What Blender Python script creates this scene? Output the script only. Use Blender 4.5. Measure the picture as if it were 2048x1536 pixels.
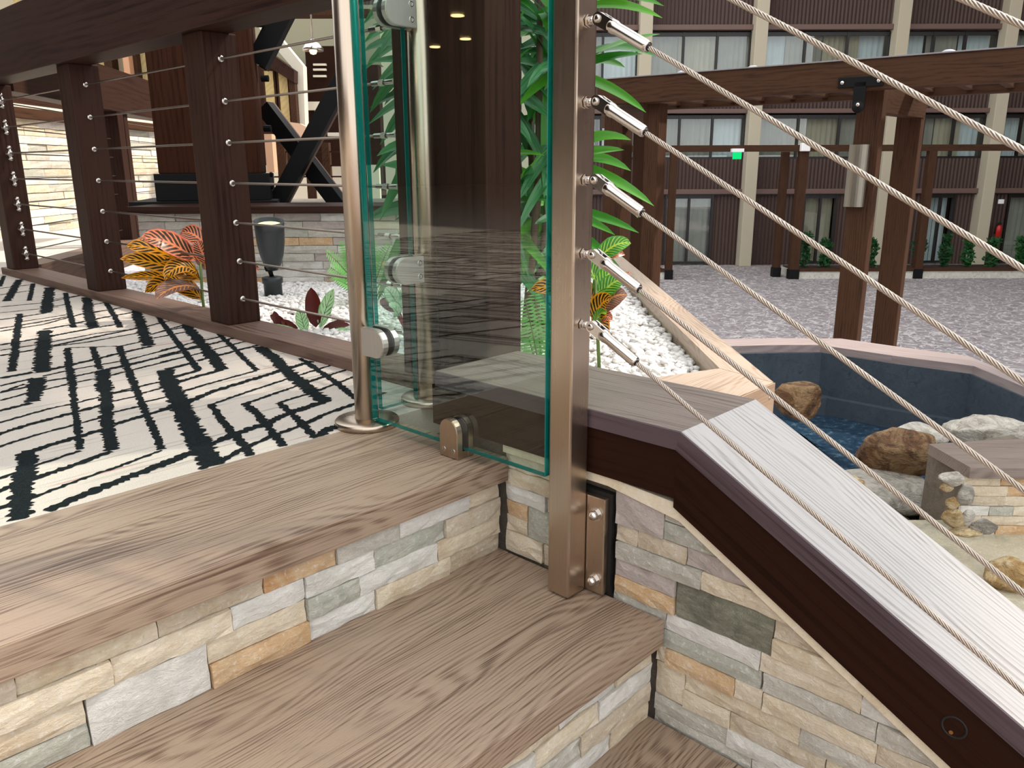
import bpy, bmesh, math, random
from mathutils import Vector, Matrix, noise as mnoise
random.seed(7)
for o in list(bpy.data.objects): bpy.data.objects.remove(o)
scene = bpy.context.scene
COL = scene.collection

# ------------------------------------------------------------------ camera
AZ, PITCH, ROLL, FPX = math.radians(43.335), math.radians(-15.124), math.radians(-0.2), 1598.6
CAM = Vector((-0.881, -0.838, 0.45))
_f = Vector((math.cos(PITCH)*math.cos(AZ), math.cos(PITCH)*math.sin(AZ), math.sin(PITCH)))
_r = Vector((math.sin(AZ), -math.cos(AZ), 0)); _u = _r.cross(_f)
_c, _s = math.cos(ROLL), math.sin(ROLL)
RX = _c*_r + _s*_u; UY = -_s*_r + _c*_u
FWD = Vector((math.cos(AZ), math.sin(AZ), 0)); RGT = Vector((math.sin(AZ), -math.cos(AZ), 0))
cam_d = bpy.data.cameras.new('camera'); cam = bpy.data.objects.new('camera', cam_d); COL.objects.link(cam)
cam_d.sensor_width = 36; cam_d.lens = FPX/2048*36; cam_d.clip_start = 0.02; cam_d.clip_end = 200
cam.matrix_world = Matrix(((RX.x, UY.x, -_f.x, CAM.x), (RX.y, UY.y, -_f.y, CAM.y), (RX.z, UY.z, -_f.z, CAM.z), (0, 0, 0, 1)))
scene.camera = cam

# ------------------------------------------------------------------ world, sun, exposure
w = bpy.data.worlds.new('World'); scene.world = w; w.use_nodes = True
wn = w.node_tree; wn.nodes.clear()
bg = wn.nodes.new('ShaderNodeBackground'); wo = wn.nodes.new('ShaderNodeOutputWorld')
bg.inputs[0].default_value = (0.97, 0.985, 1.0, 1); bg.inputs[1].default_value = 1.4
wn.links.new(bg.outputs[0], wo.inputs[0])
sun_d = bpy.data.lights.new('sun', 'SUN'); sun = bpy.data.objects.new('sun', sun_d); COL.objects.link(sun)
sun_d.energy = 4.2; sun_d.angle = math.radians(2.5); sun_d.color = (1.0, 0.89, 0.76)
SUN_FROM = Vector((0.60, -0.30, 0.74)).normalized()
sun.rotation_euler = SUN_FROM.to_track_quat('Z', 'Y').to_euler(); sun.location = (8, -4, 10)
vs = scene.view_settings
vs.view_transform = 'Standard'; vs.look = 'None'; vs.gamma = 1; vs.use_curve_mapping = False; vs.exposure = 0.45

# ------------------------------------------------------------------ helpers
def ray(u, v):
    return RX*((u-1024)/FPX) - UY*((v-768)/FPX) + _f
def at(u, v, d):                       # the point of a view ray at horizontal distance d
    r = ray(u, v); return CAM + r*(d/r.dot(FWD))
def onz(u, v, z):
    r = ray(u, v); return CAM + r*((z-CAM.z)/r.z)
def onx(u, v, x):
    r = ray(u, v); return CAM + r*((x-CAM.x)/r.x)
def ony(u, v, y):
    r = ray(u, v); return CAM + r*((y-CAM.y)/r.y)
# frame of things that stand square to the far building: x right, y away, z up
VF = Matrix(((RGT.x, FWD.x, 0, CAM.x), (RGT.y, FWD.y, 0, CAM.y), (0, 0, 1, 0), (0, 0, 0, 1)))
VFI = VF.inverted()
I4 = Matrix.Identity(4)

def lin(h):
    h = h.lstrip('#'); o = []
    for i in (0, 2, 4):
        c = int(h[i:i+2], 16)/255; o.append(c/12.92 if c <= .04045 else ((c+.055)/1.055)**2.4)
    return (o[0], o[1], o[2], 1)

BASE = {}
def thing(name, label, cat, loc=(0, 0, 0), group=None):
    o = bpy.data.objects.new(name, None); COL.objects.link(o); o.location = loc; o.empty_display_size = .05
    o['label'] = label; o['category'] = cat
    if group: o['group'] = group
    return o
def tag(o, label, cat, group=None):
    o['label'] = label; o['category'] = cat
    if group: o['group'] = group
    return o
def structure(o): o['kind'] = 'structure'; return o
def world_of(o):
    m = Matrix.LocRotScale(o.location, o.rotation_euler, o.scale)
    return world_of(o.parent) @ o.matrix_parent_inverse @ m if o.parent else m
def attach(o, parent):
    o.parent = parent; o.matrix_parent_inverse = world_of(parent).inverted()
def link(name, me, mat=None, parent=None, M=None):
    o = bpy.data.objects.new(name, me); COL.objects.link(o)
    if M is not None:
        l, r, s = M.decompose(); o.location = l; o.rotation_euler = r.to_euler(); o.scale = s
    if mat is not None and len(me.materials) == 0:
        for m in (mat if isinstance(mat, (list, tuple)) else [mat]): me.materials.append(m)
    if parent is not None: attach(o, parent)
    return o

class MB:
    """collects shapes; build() links them as one mesh. Coordinates are world ones unless frame is given"""
    def __init__(s, frame=None): s.v = []; s.f = []; s.mi = []; s.sm = []; s.F = frame
    def add(s, vs, fs, mi=0, smooth=False):
        n = len(s.v)
        for p in vs:
            p = Vector(p); s.v.append(s.F @ p if s.F is not None else p)
        for f in fs: s.f.append([i+n for i in f]); s.mi.append(mi); s.sm.append(smooth)
        return s
    def box(s, lo, hi, bev=0, mi=0, M=None):
        lo = Vector(lo); hi = Vector(hi)
        bm = bmesh.new(); bmesh.ops.create_cube(bm, size=1)
        for vv in bm.verts: vv.co = Vector((lo[i] + (vv.co[i]+.5)*(hi[i]-lo[i]) for i in range(3)))
        if bev: bmesh.ops.bevel(bm, geom=bm.edges[:], offset=bev, segments=2, profile=.6, affect='EDGES')
        s._bm(bm, mi, M); return s
    def _bm(s, bm, mi=0, M=None, smooth=False):
        bm.verts.index_update()
        s.add([(M @ v.co if M is not None else v.co.copy()) for v in bm.verts], [[v.index for v in f.verts] for f in bm.faces], mi, smooth); bm.free()
    def cyl(s, a, b, r, r2=None, n=20, mi=0, caps=True, smooth=True):
        a = Vector(a); b = Vector(b); r2 = r if r2 is None else r2
        z = (b-a).normalized(); x = z.orthogonal().normalized(); y = z.cross(x)
        vs_ = []; 
        for (c, rr) in ((a, r), (b, r2)):
            for i in range(n):
                t = 2*math.pi*i/n; vs_.append(c + x*(rr*math.cos(t)) + y*(rr*math.sin(t)))
        s.add(vs_, [[i, (i+1) % n, n+(i+1) % n, n+i] for i in range(n)], mi, smooth)
        if caps:
            s.add(vs_[:n], [list(range(n))[::-1]], mi); s.add(vs_[n:], [list(range(n))], mi)
        return s
    def lathe(s, base, axis, prof, n=28, mi=0):
        base = Vector(base); z = Vector(axis).normalized(); x = z.orthogonal().normalized(); y = z.cross(x)
        vs_ = []
        for (r, h) in prof:
            for i in range(n):
                t = 2*math.pi*i/n; vs_.append(base + z*h + x*(r*math.cos(t)) + y*(r*math.sin(t)))
        m = len(prof)
        s.add(vs_, [[j*n+i, j*n+(i+1) % n, (j+1)*n+(i+1) % n, (j+1)*n+i] for j in range(m-1) for i in range(n)], mi, True)
        if prof[0][0] > 1e-5: s.add(vs_[:n], [list(range(n))[::-1]], mi)
        if prof[-1][0] > 1e-5: s.add(vs_[-n:], [list(range(n))], mi)
        return s
    def tube(s, pts, r, n=8, mi=0, caps=True):
        pts = [Vector(p) for p in pts]; rr = r if isinstance(r, (list, tuple)) else [r]*len(pts)
        vs_ = []; x = None
        for k, p in enumerate(pts):
            t = (pts[min(k+1, len(pts)-1)] - pts[max(k-1, 0)]).normalized()
            if x is None: x = t.orthogonal().normalized()
            x = (x - t*x.dot(t)).normalized(); y = t.cross(x)
            for i in range(n):
                a = 2*math.pi*i/n; vs_.append(p + x*(rr[k]*math.cos(a)) + y*(rr[k]*math.sin(a)))
        s.add(vs_, [[j*n+i, j*n+(i+1) % n, (j+1)*n+(i+1) % n, (j+1)*n+i] for j in range(len(pts)-1) for i in range(n)], mi, True)
        if caps: s.add(vs_[:n], [list(range(n))[::-1]], mi); s.add(vs_[-n:], [list(range(n))], mi)
        return s
    def prism(s, prof, a, b, mi=0):
        """profile points (any 3D) swept from offset a to offset b"""
        a = Vector(a); b = Vector(b); P = [Vector(p) for p in prof]; n = len(P)
        s.add([p+a for p in P]+[p+b for p in P], [list(range(n))[::-1], list(range(n, 2*n))]+[[i, (i+1) % n, n+(i+1) % n, n+i] for i in range(n)], mi)
        return s
    def mesh(s, name, M=None):
        me = bpy.data.meshes.new(name)
        Mi = M.inverted() if M is not None else None
        me.from_pydata([tuple(Mi @ v) if Mi is not None else tuple(v) for v in s.v], [], s.f)
        me.polygons.foreach_set('material_index', s.mi); me.polygons.foreach_set('use_smooth', s.sm)
        bm = bmesh.new(); bm.from_mesh(me); bmesh.ops.remove_doubles(bm, verts=bm.verts[:], dist=1e-6)
        bmesh.ops.recalc_face_normals(bm, faces=bm.faces[:]); bm.to_mesh(me); bm.free()
        return me
    def build(s, name, mat, parent=None, M=None):
        return link(name, s.mesh(name, M), mat, parent, M)

def axes(origin, xdir, zdir=(0, 0, 1)):
    """object frame with local X along xdir (wood grain runs along local X)"""
    x = Vector(xdir).normalized(); z = Vector(zdir); z = (z - x*z.dot(x)).normalized(); y = z.cross(x)
    o = Vector(origin)
    return Matrix(((x.x, y.x, z.x, o.x), (x.y, y.y, z.y, o.y), (x.z, y.z, z.z, o.z), (0, 0, 0, 1)))
GX = lambda o=(0, 0, 0): axes(o, (1, 0, 0))
GY = lambda o=(0, 0, 0): axes(o, (0, 1, 0))
GZ = lambda o=(0, 0, 0): axes(o, (0, 0, 1), (0, -1, 0))
def board(name, lo, hi, mat, parent=None, axis='x', bev=.002, frame=None):
    """axis-aligned timber, its grain along axis"""
    c = (Vector(lo)+Vector(hi))/2
    F = frame if frame is not None else I4
    d = {'x': (1, 0, 0), 'y': (0, 1, 0), 'z': (0, 0, 1)}[axis]
    up = (0, -1, 0) if axis == 'z' else (0, 0, 1)
    M = axes(F @ c, F.to_3x3() @ Vector(d), F.to_3x3() @ Vector(up))
    return MB(frame).box(lo, hi, bev).build(name, mat, parent, M)
def beam(name, a, b, wid, hei, mat, parent=None, up=(0, 0, 1), bev=.002):
    """timber or bar from a to b with section wid x hei"""
    a = Vector(a); b = Vector(b); M = axes((a+b)/2, b-a, up); L = (b-a).length
    mb = MB(); mb.box((-L/2, -wid/2, -hei/2), (L/2, wid/2, hei/2), bev, M=M)
    return mb.build(name, mat, parent, M)

# ------------------------------------------------------------------ materials
class NT:
    def __init__(s, name):
        s.m = bpy.data.materials.new(name); s.m.use_nodes = True; s.t = s.m.node_tree; s.t.nodes.clear()
        s.out = s.t.nodes.new('ShaderNodeOutputMaterial'); s._tc = None
    def n(s, typ, ins=None, **kw):
        nd = s.t.nodes.new('ShaderNode'+typ)
        for k, v in kw.items(): setattr(nd, k, v)
        for k, v in (ins or {}).items(): s.put(nd, k, v)
        return nd
    def put(s, nd, k, v):
        if isinstance(v, bpy.types.NodeSocket): s.t.links.new(v, nd.inputs[k])
        elif isinstance(v, bpy.types.Node): s.t.links.new(v.outputs[0], nd.inputs[k])
        else: nd.inputs[k].default_value = v
    def coord(s, kind='Object', scale=(1, 1, 1), rot=(0, 0, 0), jitter=0):
        if s._tc is None: s._tc = s.n('TexCoord')
        v = s._tc.outputs[kind]
        if jitter:
            oi = s.n('ObjectInfo'); mu = s.n('VectorMath', {0: oi.outputs['Random'], 1: (jitter, jitter*1.7, jitter*2.3)}, operation='MULTIPLY')
            v = s.n('VectorMath', {0: v, 1: mu.outputs[0]}, operation='ADD').outputs[0]
        return s.n('Mapping', {'Vector': v, 'Scale': scale, 'Rotation': rot}).outputs[0]
    def noise(s, vec, scale=1, detail=3, rough=.55, dist=0):
        return s.n('TexNoise', {'Vector': vec, 'Scale': scale, 'Detail': detail, 'Roughness': rough, 'Distortion': dist}).outputs[0]
    def ramp(s, fac, stops, interp='LINEAR'):
        nd = s.n('ValToRGB', {0: fac}); nd.color_ramp.interpolation = interp; e = nd.color_ramp.elements
        while len(e) < len(stops): e.new(.5)
        for i, (p, c) in enumerate(stops):
            e[i].position = p; e[i].color = lin(c) if isinstance(c, str) else (c, c, c, 1)
        return nd.outputs[0]
    def mix(s, fac, a, b, blend='MIX'):
        nd = s.n('Mix', data_type='RGBA', blend_type=blend)
        s.put(nd, 0, fac); s.put(nd, 6, lin(a) if isinstance(a, str) else a); s.put(nd, 7, lin(b) if isinstance(b, str) else b)
        return nd.outputs[2]
    def math(s, op, a, b=0.0, c=None, clamp=False):
        nd = s.n('Math', operation=op, use_clamp=clamp); s.put(nd, 0, a); s.put(nd, 1, b)
        if c is not None: s.put(nd, 2, c)
        return nd.outputs[0]
    def sep(s, vec): return s.n('SeparateXYZ', {0: vec}).outputs
    def bump(s, h, strength=.3, dist=.01, normal=None):
        d = {'Height': h, 'Strength': strength, 'Distance': dist}
        if normal is not None: d['Normal'] = normal
        return s.n('Bump', d).outputs[0]
    def pbr(s, color, rough=.5, metal=0, normal=None, **kw):
        d = {'Base Color': lin(color) if isinstance(color, str) else color, 'Roughness': rough, 'Metallic': metal}
        if normal is not None: d['Normal'] = normal
        for k, v in kw.items(): d[k.replace('_', ' ')] = v
        b = s.n('BsdfPrincipled', d); s.t.links.new(b.outputs[0], s.out.inputs[0]); return s.m
    def shader(s, sh): s.t.links.new(sh.outputs[0] if isinstance(sh, bpy.types.Node) else sh, s.out.inputs[0]); return s.m

def m_plain(name, col, rough=.5, metal=0, **kw):
    t = NT(name); return t.pbr(col, rough, metal, **kw)
def m_wood(name, stops, rough=.5, ring=26, warp=.10, streak=150, bump=.25, mixf=.5, spec=.4, rvar=.12, clear=0):
    t = NT(name)
    v = t.coord(jitter=7)
    w1 = t.noise(t.n('Mapping', {'Vector': v, 'Scale': (1.9, 8, 8)}).outputs[0], 1, 1.5, .4)
    x, y, z = t.sep(v)[:3]
    yz = t.math('ADD', y, t.math('MULTIPLY', z, .6))
    ph = t.math('MULTIPLY', t.math('ADD', yz, t.math('MULTIPLY', w1, warp)), ring*6.283)
    rg = t.math('MULTIPLY_ADD', t.math('SINE', ph), .5, .5)
    st = t.noise(t.n('Mapping', {'Vector': v, 'Scale': (7, streak, streak)}).outputs[0], 1, 4, .65)
    s2 = t.noise(t.n('Mapping', {'Vector': v, 'Scale': (3, streak*3.2, streak*3.2)}).outputs[0], 1, 2, .5)
    bl = t.noise(t.n('Mapping', {'Vector': v, 'Scale': (2.4, 13, 13)}).outputs[0], 1, 3, .6)
    f = t.math('ADD', t.math('MULTIPLY', rg, mixf*.35), t.math('ADD', t.math('MULTIPLY', t.math('ADD', st, s2), .40), t.math('MULTIPLY', bl, .42-mixf*.17)))
    col = t.ramp(f, stops)
    nb = t.bump(t.math('ADD', t.math('MULTIPLY', rg, mixf*.5), t.math('ADD', st, t.math('MULTIPLY', s2, .5))), bump, .0012)
    kw = {'Specular_IOR_Level': spec}
    return t.pbr(col, t.math('MULTIPLY_ADD', st, rvar, rough-rvar/2), 0, nb, **kw)
def m_stone(name, a, b, c, rough=.7, bump=.6, speck=None):
    t = NT(name); v = t.coord(jitter=5)
    n1 = t.noise(v, 18, 5, .65, .8); n2 = t.noise(v, 160, 4, .7); n3 = t.noise(t.n('Mapping', {'Vector': v, 'Scale': (1, 1, 2.2)}).outputs[0], 42, 6, .75, 1.4)
    n4 = t.noise(v, 7, 2, .5, .5)
    col = t.ramp(n1, [(.3, a), (.5, b), (.74, c)])
    col = t.mix(t.ramp(n3, [(.55, 0.0), (.68, .6)]), col, c)
    col = t.mix(t.ramp(n4, [(.42, .5), (.6, 0.0)]), col, a)
    if speck is None: speck = lin(a)[1] > .42
    if speck: col = t.mix(t.ramp(n2, [(.56, 0.0), (.68, .5)]), col, (.86, .84, .80, 1))
    col = t.mix(t.ramp(n2, [(.3, .35), (.45, 0.0)]), col, c)
    h = t.math('ADD', t.math('MULTIPLY', n3, 1.3), t.math('MULTIPLY', n2, .6))
    return t.pbr(col, rough, 0, t.bump(h, bump, .007), Specular_IOR_Level=.35)
def m_metal(name, col, rough=.3, axis_scale=(400, 400, 6), var=.12):
    t = NT(name); v = t.coord(jitter=3)
    s = t.noise(t.n('Mapping', {'Vector': v, 'Scale': axis_scale}).outputs[0], 1, 3, .6)
    b = t.noise(v, 14, 2)
    c = t.mix(t.math('MULTIPLY', s, .5), lin(col), tuple(x*.72 for x in lin(col)[:3])+(1,))
    return t.pbr(c, t.math('MULTIPLY_ADD', t.math('ADD', s, b), var, rough-var), 1.0, t.bump(s, .06, .0006))
def m_glass(name, tint=(.90, .965, .94, 1), ior=1.5, gloss=1.0):
    t = NT(name)
    tr = t.n('BsdfTransparent', {0: tint}); gl = t.n('BsdfGlossy', {0: (1, 1, 1, 1), 'Roughness': .0})
    gm = t.n('NewGeometry'); fr = t.n('Fresnel', {'IOR': t.math('MULTIPLY_ADD', gm.outputs['Backfacing'], 1/ior-ior, ior)})
    return t.shader(t.n('MixShader', {0: t.math('MULTIPLY', fr.outputs[0], gloss), 1: tr, 2: gl}))
def m_leaf(name, build, rough=.35, trans=.3):
    t = NT(name); uv = t.coord('UV'); x, y = t.sep(uv)[:2]
    col = build(t, x, y)
    d = t.n('BsdfPrincipled', {'Base Color': col, 'Roughness': rough, 'Specular IOR Level': .4})
    tl = t.n('BsdfTranslucent', {0: t.mix(.35, col, (.45, .8, .08, 1), 'MULTIPLY') if False else col})
    return t.shader(t.n('MixShader', {0: trans, 1: d, 2: tl}))

W_TREAD = m_wood('oak_tread', [(.38, '38261a'), (.47, '5e4939'), (.55, '786252'), (.66, '9b8672')], .45, ring=120, warp=.22, streak=210, bump=.6, mixf=.34)
W_DARK = m_wood('dark_stained_timber', [(.38, '170c08'), (.5, '271612'), (.64, '39251e')], .5, ring=60, warp=.06, bump=.2, spec=.1, mixf=.3)
W_FASCIA = m_wood('espresso_fascia', [(.38, '150803'), (.5, '1f0d06'), (.64, '2a150c')], .6, ring=80, warp=.05, bump=.12, spec=.1, mixf=.3)
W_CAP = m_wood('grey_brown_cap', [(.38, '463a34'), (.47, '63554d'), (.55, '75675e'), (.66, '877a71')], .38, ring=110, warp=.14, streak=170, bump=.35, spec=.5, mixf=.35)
W_SLOPE = m_wood('sky_lit_cap', [(.36, '6f655d'), (.45, '8d8580'), (.55, 'a5a09c'), (.66, 'bcb8b6')], .34, ring=100, warp=.16, streak=150, bump=.5, spec=.6, mixf=.5)  # paler copy of the cap wood, bright sky reflection put into its colour
W_EDGE = m_wood('grey_umber_edge', [(.38, '2c2020'), (.5, '43353a'), (.64, '57484e')], .4, ring=24, warp=.05, bump=.2)
W_KERB = m_wood('weathered_kerb', [(.38, '3c2b23'), (.5, '5b463b'), (.64, '776054')], .5, ring=60, warp=.08, bump=.2, spec=.2, mixf=.35)
W_PLANK = m_wood('pale_planter_plank', [(.38, '755f50'), (.47, '8e7866'), (.56, '9d8977'), (.66, 'ad9b8b')], .5, ring=100, warp=.2, bump=.3, mixf=.35)
W_PERG = m_wood('brown_pergola_timber', [(.38, '20130c'), (.5, '342217'), (.64, '473022')], .65, ring=40, warp=.08, streak=90, bump=.2, spec=.1, mixf=.35)
STONES = {
 'cream': m_stone('cream_quartzite', 'e6dac5', 'dbcbb0', 'c8b191'), 'white': m_stone('white_quartzite', 'e9e6e0', 'dcd8cf', 'c2beb6'),
 'beige': m_stone('beige_quartzite', 'd8cbb8', 'cabba3', 'b49c7c'), 'green': m_stone('grey_green_slate', 'b3b4a7', 'c0beb2', '979a89'),
 'orange': m_stone('rust_quartzite', 'dcc2a0', 'd1ac80', 'bd8c5c'), 'mauve': m_stone('mauve_slate', 'b9ada7', 'c6bab3', 'a1948d'),
 'dark': m_stone('dark_green_slate', '858573', '999784', '686858', bump=.9), 'grey': m_stone('pale_grey_quartzite', 'd0cbbf', 'c3beb2', 'a8a294')}
M_MORTAR = m_stone('mortar', '6c6257', '857a6c', '544b42')
M_PLASTER = m_stone('cream_plaster', 'ecdfc8', 'dfd0b4', 'c8b595', bump=.25)
M_SS = m_metal('brushed_steel', 'c9b8a6', .30)
M_SSC = m_metal('sky_lit_satin_steel', 'dcd6ce', .46)  # lighter, rougher steel for the post clamps; reflected sky painted into its tone
M_SSP = m_metal('polished_steel', 'd6d0ca', .20, (60, 60, 60), .08)
M_ROPE = m_metal('steel_rope', 'c4b8ac', .34, (200, 200, 200), .1)
M_BLACKR = m_plain('black_gasket', '0b0b0b', .6)
M_BLACKM = m_plain('black_steel', '0b0b0c', .55, 0, Specular_IOR_Level=.2)
M_GLASS = m_glass('clear_glass')
def _edge():
    t = NT('green_glass_edge')
    tr = t.n('BsdfTransparent', {0: (.05, .42, .38, 1)}); p = t.n('BsdfPrincipled', {'Base Color': (.0, .17, .15, 1), 'Roughness': .08, 'Specular IOR Level': .6})
    return t.shader(t.n('MixShader', {0: .6, 1: tr, 2: p}))
M_GEDGE = _edge()

# ------------------------------------------------------------------ stone veneer
def stone(a0, a1, b0, b1, fmap, mat, parent, front=.012, amp=.004, top=None, seed=0, name='stone', maxn=(7, 3)):
    """one ledger stone: a rough-faced slab; top(a) can cut its upper edge"""
    if top is not None:
        xs = [a0+(a1-a0)*i/24 for i in range(25)]
        ok = [x for x in xs if top(x) > b0+.005]
        if len(ok) < 3: return None
        a0, a1 = ok[0], ok[-1]
    w, h = abs(a1-a0), abs(b1-b0)
    nx = max(2, min(maxn[0], int(w/.02))); ny = max(2, min(maxn[1], int(h/.009)))
    rnd = random.Random(seed); off = Vector((rnd.uniform(0, 50), rnd.uniform(0, 50), rnd.uniform(0, 50)))
    V = []; 
    for j in range(ny+1):
        for i in range(nx+1):
            s, t = i/nx, j/ny
            ja = rnd.uniform(-.0011, .0011) if 0 < j < ny else 0
            a = a0+(a1-a0)*s + (ja if i in (0, nx) else rnd.uniform(-.3, .3)*w/nx*(0 < i < nx))
            bt = b1 if top is None else min(b1, top(a))
            b = b0+(bt-b0)*t + (rnd.uniform(-.0009, .0009) if j in (0, ny) else rnd.uniform(-.25, .25)*h/ny)
            d = front + amp*mnoise.noise(Vector((a*45, b*75, 0))+off) + amp*.5*mnoise.noise(Vector((a*140, b*140, 3))+off)
            if i in (0, nx) or j in (0, ny): d -= rnd.uniform(.0012, .003)
            V.append(fmap(a, b, d))
    F = [[j*(nx+1)+i, j*(nx+1)+i+1, (j+1)*(nx+1)+i+1, (j+1)*(nx+1)+i] for j in range(ny) for i in range(nx)]
    rim = [i for i in range(nx+1)] + [(j)*(nx+1)+nx for j in range(1, ny+1)] + [ny*(nx+1)+i for i in range(nx-1, -1, -1)] + [j*(nx+1) for j in range(ny-1, 0, -1)]
    n = len(V)
    for k in rim:
        j, i = divmod(k, nx+1); a = a0+(a1-a0)*i/nx; bt = b1 if top is None else min(b1, top(a)); V.append(fmap(a, b0+(bt-b0)*j/ny, 0))
    m = len(rim)
    F += [[rim[(k+1) % m], rim[k], n+k, n+(k+1) % m] for k in range(m)]
    mb = MB(); mb.add(V, F); return mb.build(name, mat, parent)

# ------------------------------------------------------------------ deck carpet
M_CARPET = None
def _carpet():
    t = NT('cream_carpet'); v = t.coord()
    n1 = t.noise(v, 420, 3, .7); n2 = t.noise(v, 5, 2)
    rot = t.n('Mapping', {'Vector': v, 'Rotation': (0, 0, math.radians(43)), 'Scale': (3.2, 85, 1)}).outputs[0]
    l1 = t.noise(rot, 1, 3, .6)
    rot2 = t.n('Mapping', {'Vector': v, 'Rotation': (0, 0, math.radians(43)), 'Scale': (2.0, 60, 1), 'Location': (7, 3, 0)}).outputs[0]
    l2 = t.noise(rot2, 1, 2, .5)
    col = t.mix(n2, 'ddd4c9', 'd0c6bb')
    col = t.mix(t.ramp(n1, [(.35, .35), (.6, 0.0)]), col, 'b9aa9c')
    col = t.mix(t.ramp(l1, [(.60, 0.0), (.66, .55)]), col, '8f857c')
    col = t.mix(t.ramp(l2, [(.69, 0.0), (.73, .6)]), col, 'b8716a')
    col = t.mix(t.ramp(t.noise(rot2, 1.3, 2, .5), [(.25, .8), (.29, 0.0)]), col, '35605f')
    return t.pbr(col, .95, 0, t.bump(n1, .6, .004), Specular_IOR_Level=.1)
M_CARPET = _carpet()
def _pile():
    t = NT('charcoal_pile'); v = t.coord(); n1 = t.noise(v, 420, 3, .7)
    return t.pbr(t.ramp(n1, [(.3, '0d1113'), (.6, '1f2729'), (.8, '3a4341')]), .95, 0, t.bump(n1, .8, .004), Specular_IOR_Level=.1)
M_PILE = _pile()
def vp(r, d, z=0): return VF @ Vector((r, d, z))
deck = MB()
dp = [(-18, .308), (.165, .308), (.165, 3.2)] + [tuple(vp(r, d)[:2]) for r, d in ((-2.32, 6.0), (-2.2, 9.2))] + [(-1.5, 15.8), (-18, 15.8)]
deck.prism([(x, y, -.06) for x, y in dp], (0, 0, 0), (0, 0, .06))
floor = structure(deck.build('floor', M_CARPET))
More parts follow.
